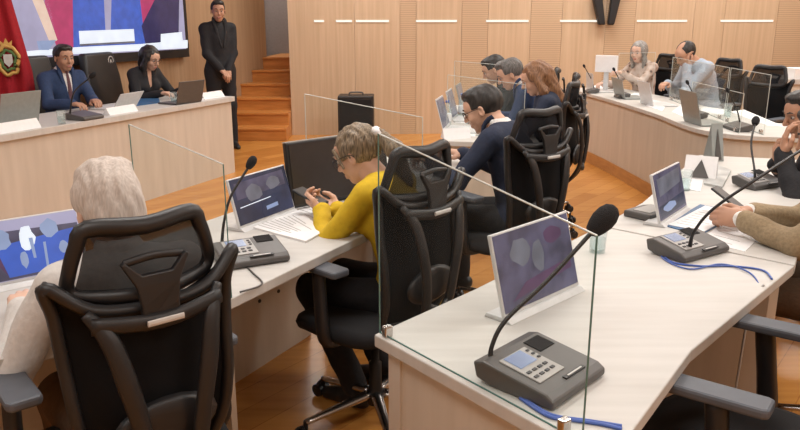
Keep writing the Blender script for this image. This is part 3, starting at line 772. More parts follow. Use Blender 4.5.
def person(label, x, y, rot, pose=None, skin='skin', hair='short', hairmat='hair_black', top='navy', legs='blackcloth', shirt=None, tie=None, glasses=False,
           lean=.18, hunch=.12, side=0., head=(0, -.25, 0), hands=None, palm=None, curl=(.7, .7), seat=.50, sc=1.0, fem=False, h=.010, hh=.0055, standing=False, elbow_out=.6, foot=.42, knee=.44, group='people in the room', sleeve=.0, z0=0., opening=True, cuff=None, headscale=1.0, slim=1.0):
    """one figure: continuous skin body, its clothes and hair as parts. head = (yaw, pitch, roll); hands = wrist targets (left, right) in the figure's frame"""
    t = thing('person', label, 'person', (x, y, z0), rot, group); t.scale = (sc, sc, sc)
    w = (.88 if fem else 1.0)*slim
    if standing: P = V((0, 0, .93))
    else: P = V((0, -.02, seat+.085))
    up1 = V((side*.5, math.sin(lean), math.cos(lean))).normalized(); C = P+up1*.30
    up2 = V((side, math.sin(lean+hunch), math.cos(lean+hunch))).normalized(); Nk = C+up2*.21
    yaw, pitch, roll = head
    up3 = V((side+.3*math.sin(roll), math.sin(lean+hunch+.25-pitch*.5), math.cos(lean+hunch+.25-pitch*.5))).normalized(); Hc = Nk+up3*.140
    HT = Matrix.Translation(Hc) @ Euler((pitch, 0, 0)).to_matrix().to_4x4() if 0 else Matrix.Translation(Hc) @ (Matrix.Rotation(yaw, 4, 'Z') @ Matrix.Rotation(roll, 4, 'Y') @ Matrix.Rotation(pitch, 4, 'X')) @ Matrix.Scale(headscale, 4)
    across = V((1, 0, 0)); sh = [Nk+V((s*.178*w, 0, 0))-up2*.055 for s in (-1, 1)]
    if hands is None: hands = [V((-.16, .40, TZ+.045)), V((.16, .40, TZ+.045))] if not standing else [V((-.05, .16, .90)), V((.06, .17, .91))]
    hands = [V(p) for p in hands]; el = []; wr = []
    for i, s in enumerate((-1, 1)):
        e, c = ik(sh[i], hands[i], .285, .245, V((s*elbow_out, -.35, -.8))); el.append(e); wr.append(c)
    hips = [P+V((s*.088, 0, -.02)) for s in (-1, 1)]
    if standing: kn = [V((s*.10, .02, .50)) for s in (-1, 1)]; an = [V((s*.115, -.01, .09)) for s in (-1, 1)]
    else: kn = [V((s*.12, knee-.02, seat+.055)) for s in (-1, 1)]; an = [V((s*.12, foot, .10)) for s in (-1, 1)]
    def torso(F, g=0):
        R1 = np.array(V((0, 0, 1)).rotation_difference(up1).to_matrix()); R2 = np.array(V((0, 0, 1)).rotation_difference(up2).to_matrix())
        F.ell(P+V((0, 0, .02)), (.165*w+g+(.012 if fem else 0), .118+g, .12+g), R1, k=0); F.ell(P.lerp(C, .55), (.140*w+g+(0 if fem else .012), .105+g+(0 if fem else .012), .16), R1, k=.06)
        F.ell(C+up2*.03, (.160*w+g, .115+g, .175), R2, k=.06); F.ell(Nk-up2*.045, (.165*w+g, .075+g, .065+g), R2, k=.05)
        if fem:
            for s in (-1, 1): F.ell(C+V((s*.07, .085, .0))+up2*.02, (.062+g, .055+g, .06+g), R2, k=.03)
    def arms(F, g=0, cut=0.0):
        for i in range(2):
            c = wr[i].lerp(el[i], cut); a = sh[i]
            F.cone(a, el[i], .052*w+g, .040*w+g, k=.05); F.cone(el[i], c, .041*w+g, (.027+.012*cut)*w+g+(.006 if g else 0), k=.025)
    def legsf(F, g=0, full=True):
        for i in range(2):
            F.cone(hips[i], kn[i], .088+g, .058+g, k=.05); F.cone(kn[i], an[i], .056+g, .034+g+(.012 if g else 0), k=.03)
    # skin body: torso, limbs and feet as one surface, then head and hands grown finer on the same mesh
    F = Field(); torso(F, -.012); arms(F, -.004); legsf(F, -.010)
    for i in range(2): F.cone(an[i]+V((0, -.02, -.045)), an[i]+V((0, .13, -.065)), .03, .022, k=.03)
    F.cone(Nk-up2*.03, Hc+V((0, -.015, -.04)), .056*w, .052*w, k=.03)
    ch = [(*F.surface(h*1.3), None, 0)]
    hf = head_field(.95 if fem else 1.0); nd = HT.inverted() @ (Nk-up2*.01); hf.cone((0, -.022, -.05), nd, .050*w, .054*w, k=.03); v, q = hf.surface(hh, pad=.01); ch.append((v, q, HT, 0))
    for i, s in enumerate((-1, 1)):
        d = (wr[i]-el[i]).normalized(); n_ = V(palm[i]) if palm else V((0, 0, -1)); tgt = V((0, 1, -.15))*.6+d*.8; tgt.normalize()
        if palm and len(palm) > 2: tgt = V(palm[2+i]).normalized()
        zz = -(n_-tgt*n_.dot(tgt)).normalized(); xx = tgt.cross(zz).normalized()
        T = Matrix(((xx.x, tgt.x, zz.x, wr[i].x), (xx.y, tgt.y, zz.y, wr[i].y), (xx.z, tgt.z, zz.z, wr[i].z), (0, 0, 0, 1)))
        hv, hq = hand_field(curl[i]).surface(min(hh, .0045), pad=.008)
        if s > 0: hv = hv*np.array([-1, 1, 1]); hq = np.asarray(hq)[:, ::-1]     # the thumb of the right hand points to -x
        if fem: hv = hv*.92
        ch.append((hv, hq, T, 0))
    # eyes and lips belong to the same mesh
    for s in (-1, 1):
        E_ = Field().ell((s*.031, .0775, .005), (.0125, .0105, .0085), k=0); v, q = E_.surface(hh*.7, pad=.004); ch.append((v, q, HT, 1))
        E_ = Field().ell((s*.031, .0860, .005), (.0062, .004, .0066), k=0); v, q = E_.surface(.0022, pad=.003); ch.append((v, q, HT, 2))
    L_ = Field().cone((-.018, .0885, -.0585), (.018, .0885, -.0585), .0042, .0042, k=0).cone((-.013, .0895, -.0665), (.013, .0895, -.0665), .005, .005, k=.004); v, q = L_.surface(.003, pad=.004); ch.append((v, q, HT, 3))
    body = mesh_obj('body', ch, [skin, 'eye', 'iris', 'lip'], t)
    # hair and brows
    v, q = hair_field(hair).surface(hh*1.0, pad=.03); brow = Field()
    for s in (-1, 1): brow.cone((s*.015, .0945, .0285), (s*.034, .0915, .0345), .0036, .0034, k=0).cone((s*.034, .0915, .0345), (s*.048, .080, .029), .0034, .0024, k=.003)
    bv, bq = brow.surface(.0028, pad=.004)
    ho = mesh_obj('hair', [(v, q, HT, 0), (bv, bq, HT, 0)], [hairmat], t)
    if hair == 'tied': ob = obj('hair_clip', lathe(B(), [(0, -.014), (.02, -.012), (.026, 0), (.02, .012), (0, .014)], (0, 0, 0), 14), 'silver', ho, smooth=True); ob.matrix_local = HT @ Matrix.Translation((-.012, -.135, .045)) @ Matrix.Rotation(1.2, 4, 'X'); ob.data.materials[0] = M['paper']; tag(ob, 'white round hair clip')
    # clothes
    F = Field(); torso(F, .010); arms(F, .009, sleeve)
    if cuff != 'noskirt' and not standing: F.ell(P+V((0, .02, .0)), (.178*w+(.01 if fem else 0), .14, .10), k=.05)
    if standing: F.ell(P+V((0, 0, -.02)), (.18, .125, .13), k=.05)
    wrinkle(F, .0035); nb = Nk+up2*.035+V((0, .0, 0)); fwd = V((0, math.cos(lean+hunch), -math.sin(lean+hunch)))
    F.ell(nb+up2*.03, (.063*w, .066, .07), k=.01, sub=True)
    if opening:
        a = nb+fwd*.10+up2*.0; b_ = C+fwd*.145-up2*.07
        F.cone(a, b_, .055, .008, k=.008, sub=True)
    if opening == 2: pass
    cn = 'jacket' if shirt else 'top'
    jk = mesh_obj(cn, [(*F.surface(h), None, 0)], [top], t)
    if shirt:
        F = Field(); torso(F, .003); F.ell(nb-up2*.01, (.062, .066, .036), k=.015); F.ell(nb+up2*.035, (.052*w, .055, .05), k=.006, sub=True)
        for i in range(2): F.cone(wr[i].lerp(el[i], .0), wr[i].lerp(el[i], .3), .034, .038, k=.01)
        mesh_obj('shirt', [(*F.surface(h), None, 0)], [shirt], t)
        if opening and shirt:
            bm = B()
            for s in (-1, 1):
                a = nb+V((s*.045, 0, 0))+up2*.025; m1_ = nb+V((s*.068, 0, 0))+fwd*.075-up2*.03; b_ = C+V((s*.012, 0, 0))+fwd*.135-up2*.06
                tube(bm, [a, m1_, b_], [.016, .021, .007], 8, 5, up=tuple(fwd), flat=.4)
            obj('lapel', bm, top, jk, smooth=True)
        if tie:
            bm = B(); a = nb+fwd*.07-up2*.012; b_ = C+fwd*.128-up2*.06; m1_ = a.lerp(b_, .5)+fwd*.012
            tube(bm, [a, a-up2*.03+fwd*.012, m1_, b_], [.018, .012, .02, .026], 8, 5, up=tuple(fwd), flat=.35); obj('tie', bm, tie, t, smooth=True)
    F = Field(); legsf(F, .010); F.ell(P+V((0, 0, -.01)), (.17*w, .125, .105), k=.05); wrinkle(F, .003)
    mesh_obj('trousers', [(*F.surface(h*1.2), None, 0)], [legs], t)
    for i in range(2):
        F = Field(); F.cone(an[i]+V((0, -.035, -.052)), an[i]+V((0, .03, -.050)), .044, .045, k=0).cone(an[i]+V((0, .03, -.05)), an[i]+V((0, .145, -.068)), .044, .030, k=.02).cone(an[i]+V((0, 0, -.02)), an[i]+V((0, 0, .0)), .042, .044, k=.02)
        zf = an[i].z-.098; F.fn(lambda X, Y, Z, D, zf=zf: np.maximum(D, zf-Z))
        mesh_obj('shoe', [(*F.surface(.009, pad=.012), None, 0)], ['black_plastic'], t)
    if glasses:
        bm = B()
        for s in (-1, 1):
            tube(bm, [(s*.031+.023*math.cos(a), .103-.006*abs(math.cos(a)), .004+.017*math.sin(a)) for a in [2*PI*k/12 for k in range(12)]], .0016, 6, 2, closed=True, up=(0, 1, 0))
            tube(bm, [(s*.054, .098, .010), (s*.078, .05, .012), (s*.081, -.005, .008), (s*.080, -.022, -.010)], .0017, 6, 4)
        tube(bm, [(-.009, .104, .008), (0, .106, .011), (.009, .104, .008)], .0016, 6, 3)
        g = obj('glasses', bm, 'black_plastic', t, smooth=True); g.matrix_local = HT
    return t, HT, wr
# ------------------------------------------------------------------ chairs
chair(-.742, 1.80, rz(40), 'black mesh chair seen from behind with the white-haired man in it')
chair(-.10, 2.72, facing(-.73, .68), 'black mesh chair with the woman in yellow in it')
chair(.54, 3.80, facing(-.60, .80), 'black mesh chair of the man in the dark suit with glasses')
chair(.98, 5.25, facing(-.90, .43), 'black mesh chair behind the auburn-haired woman')
chair(.935, 1.80, facing(-.80, .60), 'empty black mesh chair at the bottom right, tucked under the foreground desk')
chair(1.80, 2.54, facing(-.86, .50), 'black mesh chair of the man in the tan jacket')
chair(3.31, 7.93, facing(-.85, -.5), 'black mesh chair of the bald man in the pale blue shirt')
chair(3.20, 6.75, facing(-.8, -.6), 'empty black mesh chair nearest the right frame edge at the curved desk')
chair(3.03, 8.88, facing(-.8, -.6), 'dark chair of the person in the patterned blouse')
chair(2.24, 3.60, facing(-.93, .36), 'black mesh chair of the person holding a hand to their face')
chair(1.14, 5.93, facing(-.97, .2), 'black mesh chair of the man with greying hair')
chair(1.12, 6.56, facing(-.97, .2), 'black mesh chair of the half hidden dark-haired person')
# dais armchairs: tall dark padded backs
def dais_chair(label, x, y, rot):
    t = thing('high_back_chair', label, 'chair', (x, y, 0), rot, 'high-backed dais chairs')
    def pad(pts, th, name, mat='black_plastic'):
        bm = B(); hull8(bm, pts, [V(p)+V(th) for p in pts]); return obj(name, bm, mat, t, bevel=.03, seg=4, smooth=True)
    pad([(-.28, -.24, .48), (.28, -.24, .48), (.30, -.33, 1.0), (.26, -.36, 1.24), (-.26, -.36, 1.24), (-.30, -.33, 1.0)], (0, -.09, 0), 'backrest')
    pad([(-.27, -.22, .42), (.27, -.22, .42), (.27, .27, .42), (-.27, .27, .42)], (0, 0, .09), 'seat')
    obj('gas_column', lathe(B(), [(.035, .08), (.035, .2), (.02, .21), (.02, .42)]), 'black_plastic', t, smooth=True)
    for k in range(5):
        a = 2*PI*k/5; obj('leg', tube(B(), [(0, 0, .11), (.3*math.cos(a), .3*math.sin(a), .07), (.31*math.cos(a), .31*math.sin(a), .0)], [.025, .02, .025], 8, 3), 'black_plastic', t, smooth=True)
    for s in (-1, 1): obj('armrest', tube(B(), [(s*.27, -.22, .62), (s*.31, -.1, .68), (s*.31, .18, .68), (s*.29, .22, .5)], .024, 8, 5), 'black_plastic', t, smooth=True)
    return t
DR = facing(.926, -.378)
dais_chair('tall dark chair behind the man in the blue suit on the dais', -3.17, 6.96, DR)
cw = dais_chair('tall dark chair behind the woman in black on the dais', -2.76, 7.78, DR+.2)
bm = B()      # pale emblem on the chair back: a ring with two strokes
tube(bm, [(-.17+.045*math.cos(a), -.234, 1.15+.045*math.sin(a)) for a in [PI*k/4 for k in range(8)]], .006, 6, 2, closed=True, up=(0, 1, 0))
for (a, b_) in (((-.20, 1.09), (-.17, 1.16)), ((-.17, 1.16), (-.14, 1.09))): cyl(bm, (a[0], -.234, a[1]), (b_[0], -.234, b_[1]), .007)
obj('emblem', bm, SCRN['pale'] if 0 else 'silver', cw, loc=(0, -.115, 0))

# ------------------------------------------------------------------ people
person('white-haired person seen from behind in an off-white jacket, in the near left chair', -.715, 1.85, rz(38), seat=.395, hair='whitefull', hairmat='hair_white', top='cream_cloth', shirt='whiteshirt', legs='darkbrown', skin='skin_pale',
       lean=.12, hunch=.12, head=(.12, -.25, 0), hands=[(-.22, .28, .80), (.16, .36, .80)], h=.008, hh=.0042, elbow_out=.5, slim=.96, opening=False)
py = person('woman in a mustard yellow blouse looking down at her phone', .035, 2.83, facing(-.86, .50), seat=.455, sc=.96, hair='tied', hairmat='hair_blond', top='yellow', legs='blackcloth', skin='skin', fem=True,
       lean=.24, hunch=.18, head=(.12, -.50, 0), hands=[(-.03, .42, .845), (.06, .40, .835)], palm=[(.4, 0, .7), (-.4, 0, .7), (.3, 1, .3), (-.3, 1, .3)], curl=(.9, .9), h=.007, hh=.0042, glasses=True, opening=False, foot=.20, elbow_out=.9)
person('man in a dark suit and glasses leaning over his papers', .66, 3.92, facing(-.85, .53), seat=.46, hair='short', top='navy', shirt='whiteshirt', skin='skin',
       lean=.24, hunch=.18, head=(.25, -.45, 0), hands=[(-.18, .46, .83), (.12, .42, .83)], h=.008, hh=.0045, glasses=True, headscale=1.04)
person('dark-haired person half hidden behind the man with greying hair', 1.06, 6.55, facing(-.97, .2), hair='short', top='blackcloth', shirt='whiteshirt', lean=.22, hunch=.2, head=(.05, -.5, 0), h=.014, hh=.007)
person('man with greying hair in a navy jacket looking down', 1.10, 5.92, facing(-.97, .2), hair='quiff', hairmat='hair_greyblack', top='navy_bright', shirt='whiteshirt', lean=.2, hunch=.2, head=(.15, -.5, 0), h=.012, hh=.006)
person('woman with long auburn hair in a dark blue top', 1.10, 5.45, facing(-.97, .2), seat=.46, hair='long', hairmat='hair_brown', top='navy', legs='blackcloth', fem=True, lean=.05, hunch=.12, head=(.1, -.45, 0), h=.012, hh=.006, opening=False)
person('person with ash-grey hair in a patterned blouse raising a hand', 2.88, 8.85, facing(-.85, -.53), hair='bob', hairmat='hair_grey', top='pattern', fem=True, lean=.10, hunch=.12, head=(.2, -.2, 0), hands=[(-.05, .44, .98), (.25, .40, .84)], h=.014, hh=.0065, opening=False, skin='skin_pale')
person('bald man in a pale blue shirt bent over the curved desk', 3.27, 8.0, facing(-.97, -.2), sc=1.07, hair='bald', hairmat='hair_black', top='lightblue', skin='skin_tan', lean=.22, hunch=.25, head=(.1, -.6, 0), hands=[(-.06, .27, 1.03), (.10, .36, .85)], palm=[(0, -1, 0), (0, 0, -1), (.1, .1, 1), (-.6, 1, 0)], h=.012, hh=.006, opening=False)
person('dark-haired person at the right frame edge holding a hand to their face', 2.21, 3.61, facing(-.93, .36), seat=.455, hair='short', top='blackcloth', skin='skin_tan', lean=.20, hunch=.15, head=(.35, -.28, 0), hands=[(-.14, .30, .95), (.06, .30, .86)], palm=[(0, -1, 0), (0, -1, 0), (.1, .0, 1), (-.1, .2, 1)], curl=(.5, .9), h=.009, hh=.0045, opening=False)
pt = person('man in a tan jacket with white cuffs holding a phone over the desk', 1.755, 2.64, facing(-.88, .47), hair='short', top='tan_jacket', shirt='whiteshirt', legs='darkbrown', skin='skin_tan', lean=.16, hunch=.15, head=(0, -.4, 0), hands=[(-.09, .44, .84), (.07, .42, .835)],
       palm=[(.6, 0, -.3), (-.5, 0, -.6), (.35, 1, .0), (-.35, 1, .0)], curl=(.75, .8), h=.008, hh=.0042, sleeve=.10, elbow_out=.7)
person('man in a navy blue suit and maroon tie seated on the dais', -3.14, 6.93, DR-.15, hair='short', top='navy_bright', shirt='whiteshirt', tie='tie', skin='skin_tan', lean=.08, hunch=.05, head=(-.15, -.12, 0), hands=[(-.02, .42, .87), (.2, .42, .86)], h=.010, hh=.0055, seat=.52)
person('woman in black with dark hair and glasses looking down on the dais', -2.70, 7.80, DR-.1, hair='bob', hairmat='hair_black', top='blackcloth', skin='skin', fem=True, lean=.14, hunch=.12, head=(.05, -.40, 0), hands=[(-.12, .42, .86), (.14, .42, .86)], h=.011, hh=.0055, glasses=True, opening=True)
person('man in a black suit standing by the oak wall with his hands folded', -2.20, 9.2, facing(.55, -.83), hair='short', top='blackcloth', legs='blackcloth', skin='skin_tan', standing=True, shirt='blackcloth', lean=.0, hunch=.03, head=(-.25, -.1, 0), h=.011, hh=.006, elbow_out=.8, sc=1.06, slim=.92, hands=[(-.03, .17, .92), (.05, .18, .93)])
# ------------------------------------------------------------------ wall screen and flag
wd = V((.378, .926, 0)).normalized(); wn = V((.926, -.378, 0)).normalized(); w0 = V((*lw(8), 0))+wn*.09
def sp(px, py): return onplane(px, py, w0, wn)
t = thing('wall_screen', 'big lit screen on the left wall showing a speaker in blue', 'screen', (w0.x, w0.y, 1.2)); o_ = V(t.location)
c0 = sp(186, 49); c1 = sp(18, 56); zb = 1.215; zt = 3.0
def sw(s, z): return V((w0.x, w0.y, 0))+wd*s+V((0, 0, z))
s1 = (c0-w0).dot(wd); s0 = s1-4.2
bz = B(); hull8(bz, [sw(s0-.04, zb-.10)-o_, sw(s1+.06, zb-.10)-o_, sw(s1+.06, zt)-o_, sw(s0-.04, zt)-o_], [p-wn*.075-o_ for p in (sw(s0-.04, zb-.10), sw(s1+.06, zb-.10), sw(s1+.06, zt), sw(s0-.04, zt))])
obj('housing', bz, 'black_plastic', t)
def poly(pts, mat, k, name='screen_image'):
    P_ = [sp(px, py) for px, py in pts]
    P_ = [p+wn*(.004+.0012*k)-o_ for p in P_]
    obj(name, hull8(B(), P_, [p-wn*.001 for p in P_]), SCRN[mat], t)
full = [(p+wn*.004-o_) for p in (sw(s0, zb), sw(s1, zb), sw(s1, zt-.03), sw(s0, zt-.03))]
obj('screen_image', hull8(B(), full, [p-wn*.002 for p in full]), SCRN['lav'], t)
poly([(18, -14), (46, -14), (56, 40), (40, 47), (20, 10)], 'lav', 1)
poly([(-30, -150), (-10, -150), (57, 40), (50, 44)], 'peach', 2)
poly([(-10, -150), (72, -120), (75, -14), (74, 50), (56, 46)], 'magenta', 1)
poly([(76, -30), (96, -46), (122, -46), (134, -28), (138, -14), (145, 46), (73, 50), (72, -14)], 'blue', 3)
poly([(101, -46), (112, -46), (110, 32), (105, 32)], 'lav', 4)
poly([(72, -120), (161, -95), (161, -14), (142, 25)], 'magenta', 2)
SCRN['face'] = emit('screen_face', (.52, .30, .20), 1.0)
poly([(94, -62), (97, -90), (107, -100), (118, -90), (121, -62), (114, -46), (107, -40), (100, -46)], 'face', 6)
poly([(93, -80), (96, -100), (107, -108), (119, -100), (122, -80), (116, -92), (99, -92)], 'plum', 7)
poly([(161, -95), (180, -90), (178, 40), (145, 44), (141, 26), (161, -14)], 'deepnavy', 4)
poly([(15, 52), (78, 47), (140, 44), (187, 40), (187, 48), (16, 57)], 'white', 5)
poly([(78, 31), (133, 29), (134, 43), (79, 45)], 'white', 7)
poly([(79, 44), (134, 41), (134, 43), (79, 46)], 'grey', 8)
poly([(160, 34), (181, 32), (182, 42), (160, 43)], 'white', 7)
poly([(36, 41), (55, 40), (48, 50), (38, 50)], 'pale', 7)
# flag on a pole
t = thing('flag', 'red flag with a yellow and green crest hanging beside the wall screen', 'flag', (-3.52, 6.72, 0))
M['flag_red'] = cloth('red_flag_cloth', (.36, .008, .018)); M['gold'] = plain('gold_crest', (.60, .36, .10), .5, .2); M['green'] = cloth('green_crest', (.09, .16, .05))
obj('pole', cyl(B(), (0, 0, .03), (0, 0, 2.5), .015), 'gold', t, smooth=True); obj('base', lathe(B(), [(.16, 0), (.15, .03), (.03, .05), (.02, .08)]), 'gold', t, smooth=True)
bm = B(); rows = []
dv = V((.84, .54, 0)); dn = V((.54, -.84, 0))
for i in range(15):
    u = i/14; z = 2.4-1.75*u; wdt = .10+.26*min(1, .35+.9*u); row = []
    for j in range(17):
        s = j/16; row.append(bm.verts.new(dv*(-.16+wdt*s+.02*u)+dn*(.035*math.sin(s*17+u*1.2)*(.4+.6*u)+.03)+V((0, 0, z-.10*s*(1-u)))))
    rows.append(row)
for i in range(14):
    for j in range(16): bm.faces.new((rows[i][j], rows[i][j+1], rows[i+1][j+1], rows[i+1][j]))
fl = obj('cloth', bm, 'flag_red', t, smooth=True); md = fl.modifiers.new('th', 'SOLIDIFY'); md.thickness = .004
cc = dv*.02+dn*.085+V((0, 0, 1.23)); 
def ring(rx, rz_, r, mat, name, pts=20, wob=0):
    obj(name, tube(B(), [cc+dv*(rx*(1+wob*math.sin(5*a))*math.cos(a))+V((0, 0, rz_*(1+wob*math.cos(7*a))*math.sin(a))) for a in [2*PI*k/pts for k in range(pts)]], r, 6, 2, closed=True), mat, t, smooth=True)
ring(.085, .125, .017, 'gold', 'crest_wreath', wob=.10); ring(.058, .085, .014, 'green', 'crest_leaves', wob=.12)
obj('crest_shield', hull8(B(), [cc+dv*a+V((0, 0, b_)) for a, b_ in ((-.035, .05), (.035, .05), (.035, -.02), (0, -.06), (-.035, -.02))], [cc+dn*.012+dv*a+V((0, 0, b_)) for a, b_ in ((-.035, .05), (.035, .05), (.035, -.02), (0, -.06), (-.035, -.02))]), 'silver', t)
obj('crest_crown', hull8(B(), [cc+dv*a+V((0, 0, b_)) for a, b_ in ((-.04, .11), (-.05, .17), (-.02, .145), (0, .19), (.02, .145), (.05, .17), (.04, .11))], [cc+dn*.012+dv*a+V((0, 0, b_)) for a, b_ in ((-.04, .11), (-.05, .17), (-.02, .145), (0, .19), (.02, .145), (.05, .17), (.04, .11))]), 'gold', t)

# ------------------------------------------------------------------ on the dais
def P2(px, py, z=TZ): p = at(px, py, z); return p.x, p.y
laptop('white laptop seen from behind at the far left of the dais', *P2(8, 125, DZ), DR, z=DZ, shell='laptop_grey', w=.36, h=.25, detail=False, scr='grey')
laptop('open laptop with a cream lid before the man in the blue suit', *P2(114, 108, DZ), DR+.1, z=DZ, shell='laptop_white', w=.34, h=.16, detail=False, open_=125)
laptop('dark open laptop at the right of the woman in black on the dais', *P2(180, 103, DZ), DR-.1, z=DZ, shell='grey_case', w=.34, h=.21, detail=False)
tumbler('water glass before the man in the blue suit on the dais', *P2(62, 124, DZ), z=DZ)
tumbler('water glass before the woman in black on the dais', *P2(174, 103, DZ), z=DZ)
conf_unit('dark microphone unit before the man in the blue suit', *P2(84, 119, DZ), DR+PI, [(-.09, .05, .05), (-.05, .02, .22), (.03, -.08, .33)], z=DZ, detail=False, rs=.006)
conf_unit('dark microphone unit behind the white name plate at the end of the dais', *P2(200, 99, DZ), DR+PI, [(-.07, .05, .05), (-.08, -.02, .12), (-.12, -.1, .16)], z=DZ, detail=False, w=.16, dpt=.16, rs=.006)
def card(label, px, py, L=.28, hgt=.075, rot=0, z=TZ, group='folded name cards'):
    x, y = P2(px, py, z); t = thing('name_card', label, 'name card', (x, y, z), rot, group)
    bm = B(); hull8(bm, [(-L/2, -.04, 0), (-L/2, .0, hgt), (-L/2, .003, hgt), (-L/2, .045, 0)], [(L/2, -.04, 0), (L/2, .0, hgt), (L/2, .003, hgt), (L/2, .045, 0)]); obj('card', bm, 'paper', t); return t
DRc = DR+PI
card('white name card at the far left of the dais', 14, 131, .42, .07, DRc, DZ)
card('white name card before the cream-lidded laptop on the dais', 121, 113, .34, .06, DRc, DZ)
card('white name card at the right end of the dais', 212, 98, .34, .06, DRc, DZ)
def pts(*q, z=TZ): return [at(a, b_, z) for a, b_ in q]
sheet('paper_stack', 'small stack of papers lying at the end of the dais', 'papers', pts((196, 101), (222, 97), (221, 92), (200, 95), z=DZ), DZ, th=.02)
M['bluefolder'] = plain('blue_folder_cover', (.035, .12, .26), .4)
sheet('folder', 'blue folder open before the woman in black', 'folder', pts((130, 107), (160, 103), (158, 97), (134, 98), z=DZ), DZ, 'bluefolder', .012)
# ------------------------------------------------------------------ left row
pc = [([(0, 0), (1, 0), (1, 1), (0, 1)], 'slate'), ([(.1, .86), (1, .80), (1, 1), (.1, 1)], 'lav'), ([(0, 0), (.26, 0), (.12, .55), (0, .9)], 'navy'), ([(.10, .9), (.3, .5), (.42, .05), (.5, .04), (.40, .9)], 'plum'), ([(.42, .04), (.98, .06), (.96, .72), (.36, .60)], 'blue'),
      (blob(.40, .70, .085, .20, seed=1), 'pale'), (blob(.60, .66, .06, .24, seed=2), 'white'), (blob(.78, .78, .07, .17, seed=3), 'pale'), (blob(.55, .30, .03, .15, seed=5), 'pale'), ([(.62, .30), (.64, .30), (.64, .66), (.61, .66)], 'pale'), (blob(.86, .40, .04, .12, seed=6), 'pale'), ([(.70, .1), (.72, .1), (.73, .55), (.71, .55)], 'pale')]
slim_monitor('bright slim display with a blue and white picture before the white-haired man', -1.21, 2.23, facing(-.64, .77), w=.42, h=.205, lean=18, scr='lav', polys=pc)
slim_monitor('slim display with a dark blue video picture before the woman in yellow', -.555, 3.0, facing(-.88, .475), w=.37, h=.20, scr='navy',
       polys=[([(.05, .55), (.95, .6), (.95, .95), (.05, .92)], 'slate'), (blob(.35, .62, .16, .2, seed=4), 'grey'), (blob(.72, .72, .14, .16, seed=7), 'grey'), ([(.06, .36), (.62, .40), (.62, .42), (.06, .38)], 'white'), ([(.50, .14), (.72, .16), (.72, .25), (.50, .23)], 'pale')])
conf_unit('microphone unit beside the display with the blue video picture, left of the woman in yellow', *P2(250, 259), rz(28), [onplane(222, 243, (0, 2.55, 0), (0, 1, 0)), onplane(224, 222, (0, 2.57, 0), (0, 1, 0)), onplane(231, 196, (0, 2.6, 0), (0, 1, 0)), onplane(248, 168, (0, 2.65, 0), (0, 1, 0))], w=.235, dpt=.19, detail=True, head=.017, side=1, world=True)
sheet('magazine', 'open printed magazine lying between the blue video display and the woman in yellow', 'magazine', pts((243, 226), (306, 243), (324, 233), (300, 212)), TZ, th=.008, marks=9, seed=3)
sheet('paper_sheet', 'white sheet under the phone of the woman in yellow', 'papers', pts((292, 214), (318, 222), (336, 205), (312, 195)), TZ, th=.002, marks=6, seed=5)
tumbler('water glass standing by the elbow of the woman in yellow', *P2(320, 194), h=.115)
t = thing('desk_monitor', 'switched-off black monitor in front of the woman in yellow', 'monitor', (-.27, 3.36, TZ), facing(-.68, .73))
b = obj('housing', box(B(), (0, 0, .155), (.58, .025, .29)), 'black_plastic', t, bevel=.005, rot=(-.12, 0, 0)); obj('screen', box(B(), (0, -.014, .157), (.55, .002, .265)), plain('dark_screen', (.035, .03, .03), .25), b)
obj('bezel_edge', box(B(), (0, 0, .302), (.58, .026, .004)), 'grey_light', b); obj('stand', box(B(), (0, .05, .04), (.16, .10, .08)), 'black_plastic', t, bevel=.01)
conf_unit('microphone in front of the switched-off black monitor', *P2(303, 200), facing(-.85, .5), [(-.03, .02, .05), (-.03, .02, .09), (-.02, .03, .12), (0, .05, .145)], w=.13, dpt=.11, detail=False, head=.016)
hw = py[0].matrix_basis @ ((py[2][0]+py[2][1])*.5)
t = thing('phone', 'dark phone in the hands of the woman in yellow', 'phone', hw+V((-.085, .035, .052)), facing(-.86, .50)); obj('case', box(B(), (0, 0, 0), (.074, .15, .009), Matrix.Rotation(.35, 3, 'X')), 'black_plastic', t, bevel=.003)
obj('screen', box(B(), (0, -.001, .0052), (.066, .138, .001), Matrix.Rotation(.35, 3, 'X')), 'grey_case', t)
pane('trapezoid glass screen between the white-haired man and the woman in yellow', (-.515, 2.12), (-.90, 2.45), TZ, 1.185, TZ, 1.255)
pane('glass screen behind the woman in yellow, in front of the dark suited man', (.10, 3.27), (-.46, 3.60), TZ, 1.17, TZ, 1.24, pale=True)
cable('power_cable', 'dark cable trailing off the edge of the desk beside the near left chair', [at(235, 255, TZ+.004), at(252, 272, TZ+.004), at(262, 284, TZ+.004), at(240, 292, TZ+.006)], .003, 'grey_case')
# papers and laptops before the suited men
laptop('white laptop with papers stuck to its lid, before the dark suited man', .47, 5.55, facing(-.97, .2), shell='laptop_white', w=.34, h=.24, detail=False, scr='grey', z=TZ)
laptop('white laptop before the man with greying hair', .58, 6.15, facing(-.97, .2), shell='laptop_white', w=.34, h=.24, detail=False, scr='grey')
laptop('grey laptop deepest along the suited men\'s desk', .70, 6.7, facing(-.97, .2), shell='laptop_grey', w=.34, h=.24, detail=False, scr='grey')
card('folded white card nearest the end of the suited men\'s desk', 456, 138, .20, .07, 0.25)
r = random.Random(8)
for i, (px, py_) in enumerate(((455, 128), (468, 134), (478, 126), (463, 121))):
    sheet('paper_sheet', ['loose paper at the near left corner of the suited men\'s desk', 'loose paper under the chin of the dark suited man', 'loose paper farther back beside the white laptop', 'loose paper behind the folded card on the suited men\'s desk'][i], 'papers', pts((px-8, py_+2), (px+7, py_+3), (px+9, py_-2), (px-5, py_-3)), TZ, th=.002+.001*i)
M['bottle'] = glassy('water_bottle_plastic', (.9, .96, .97), .8)
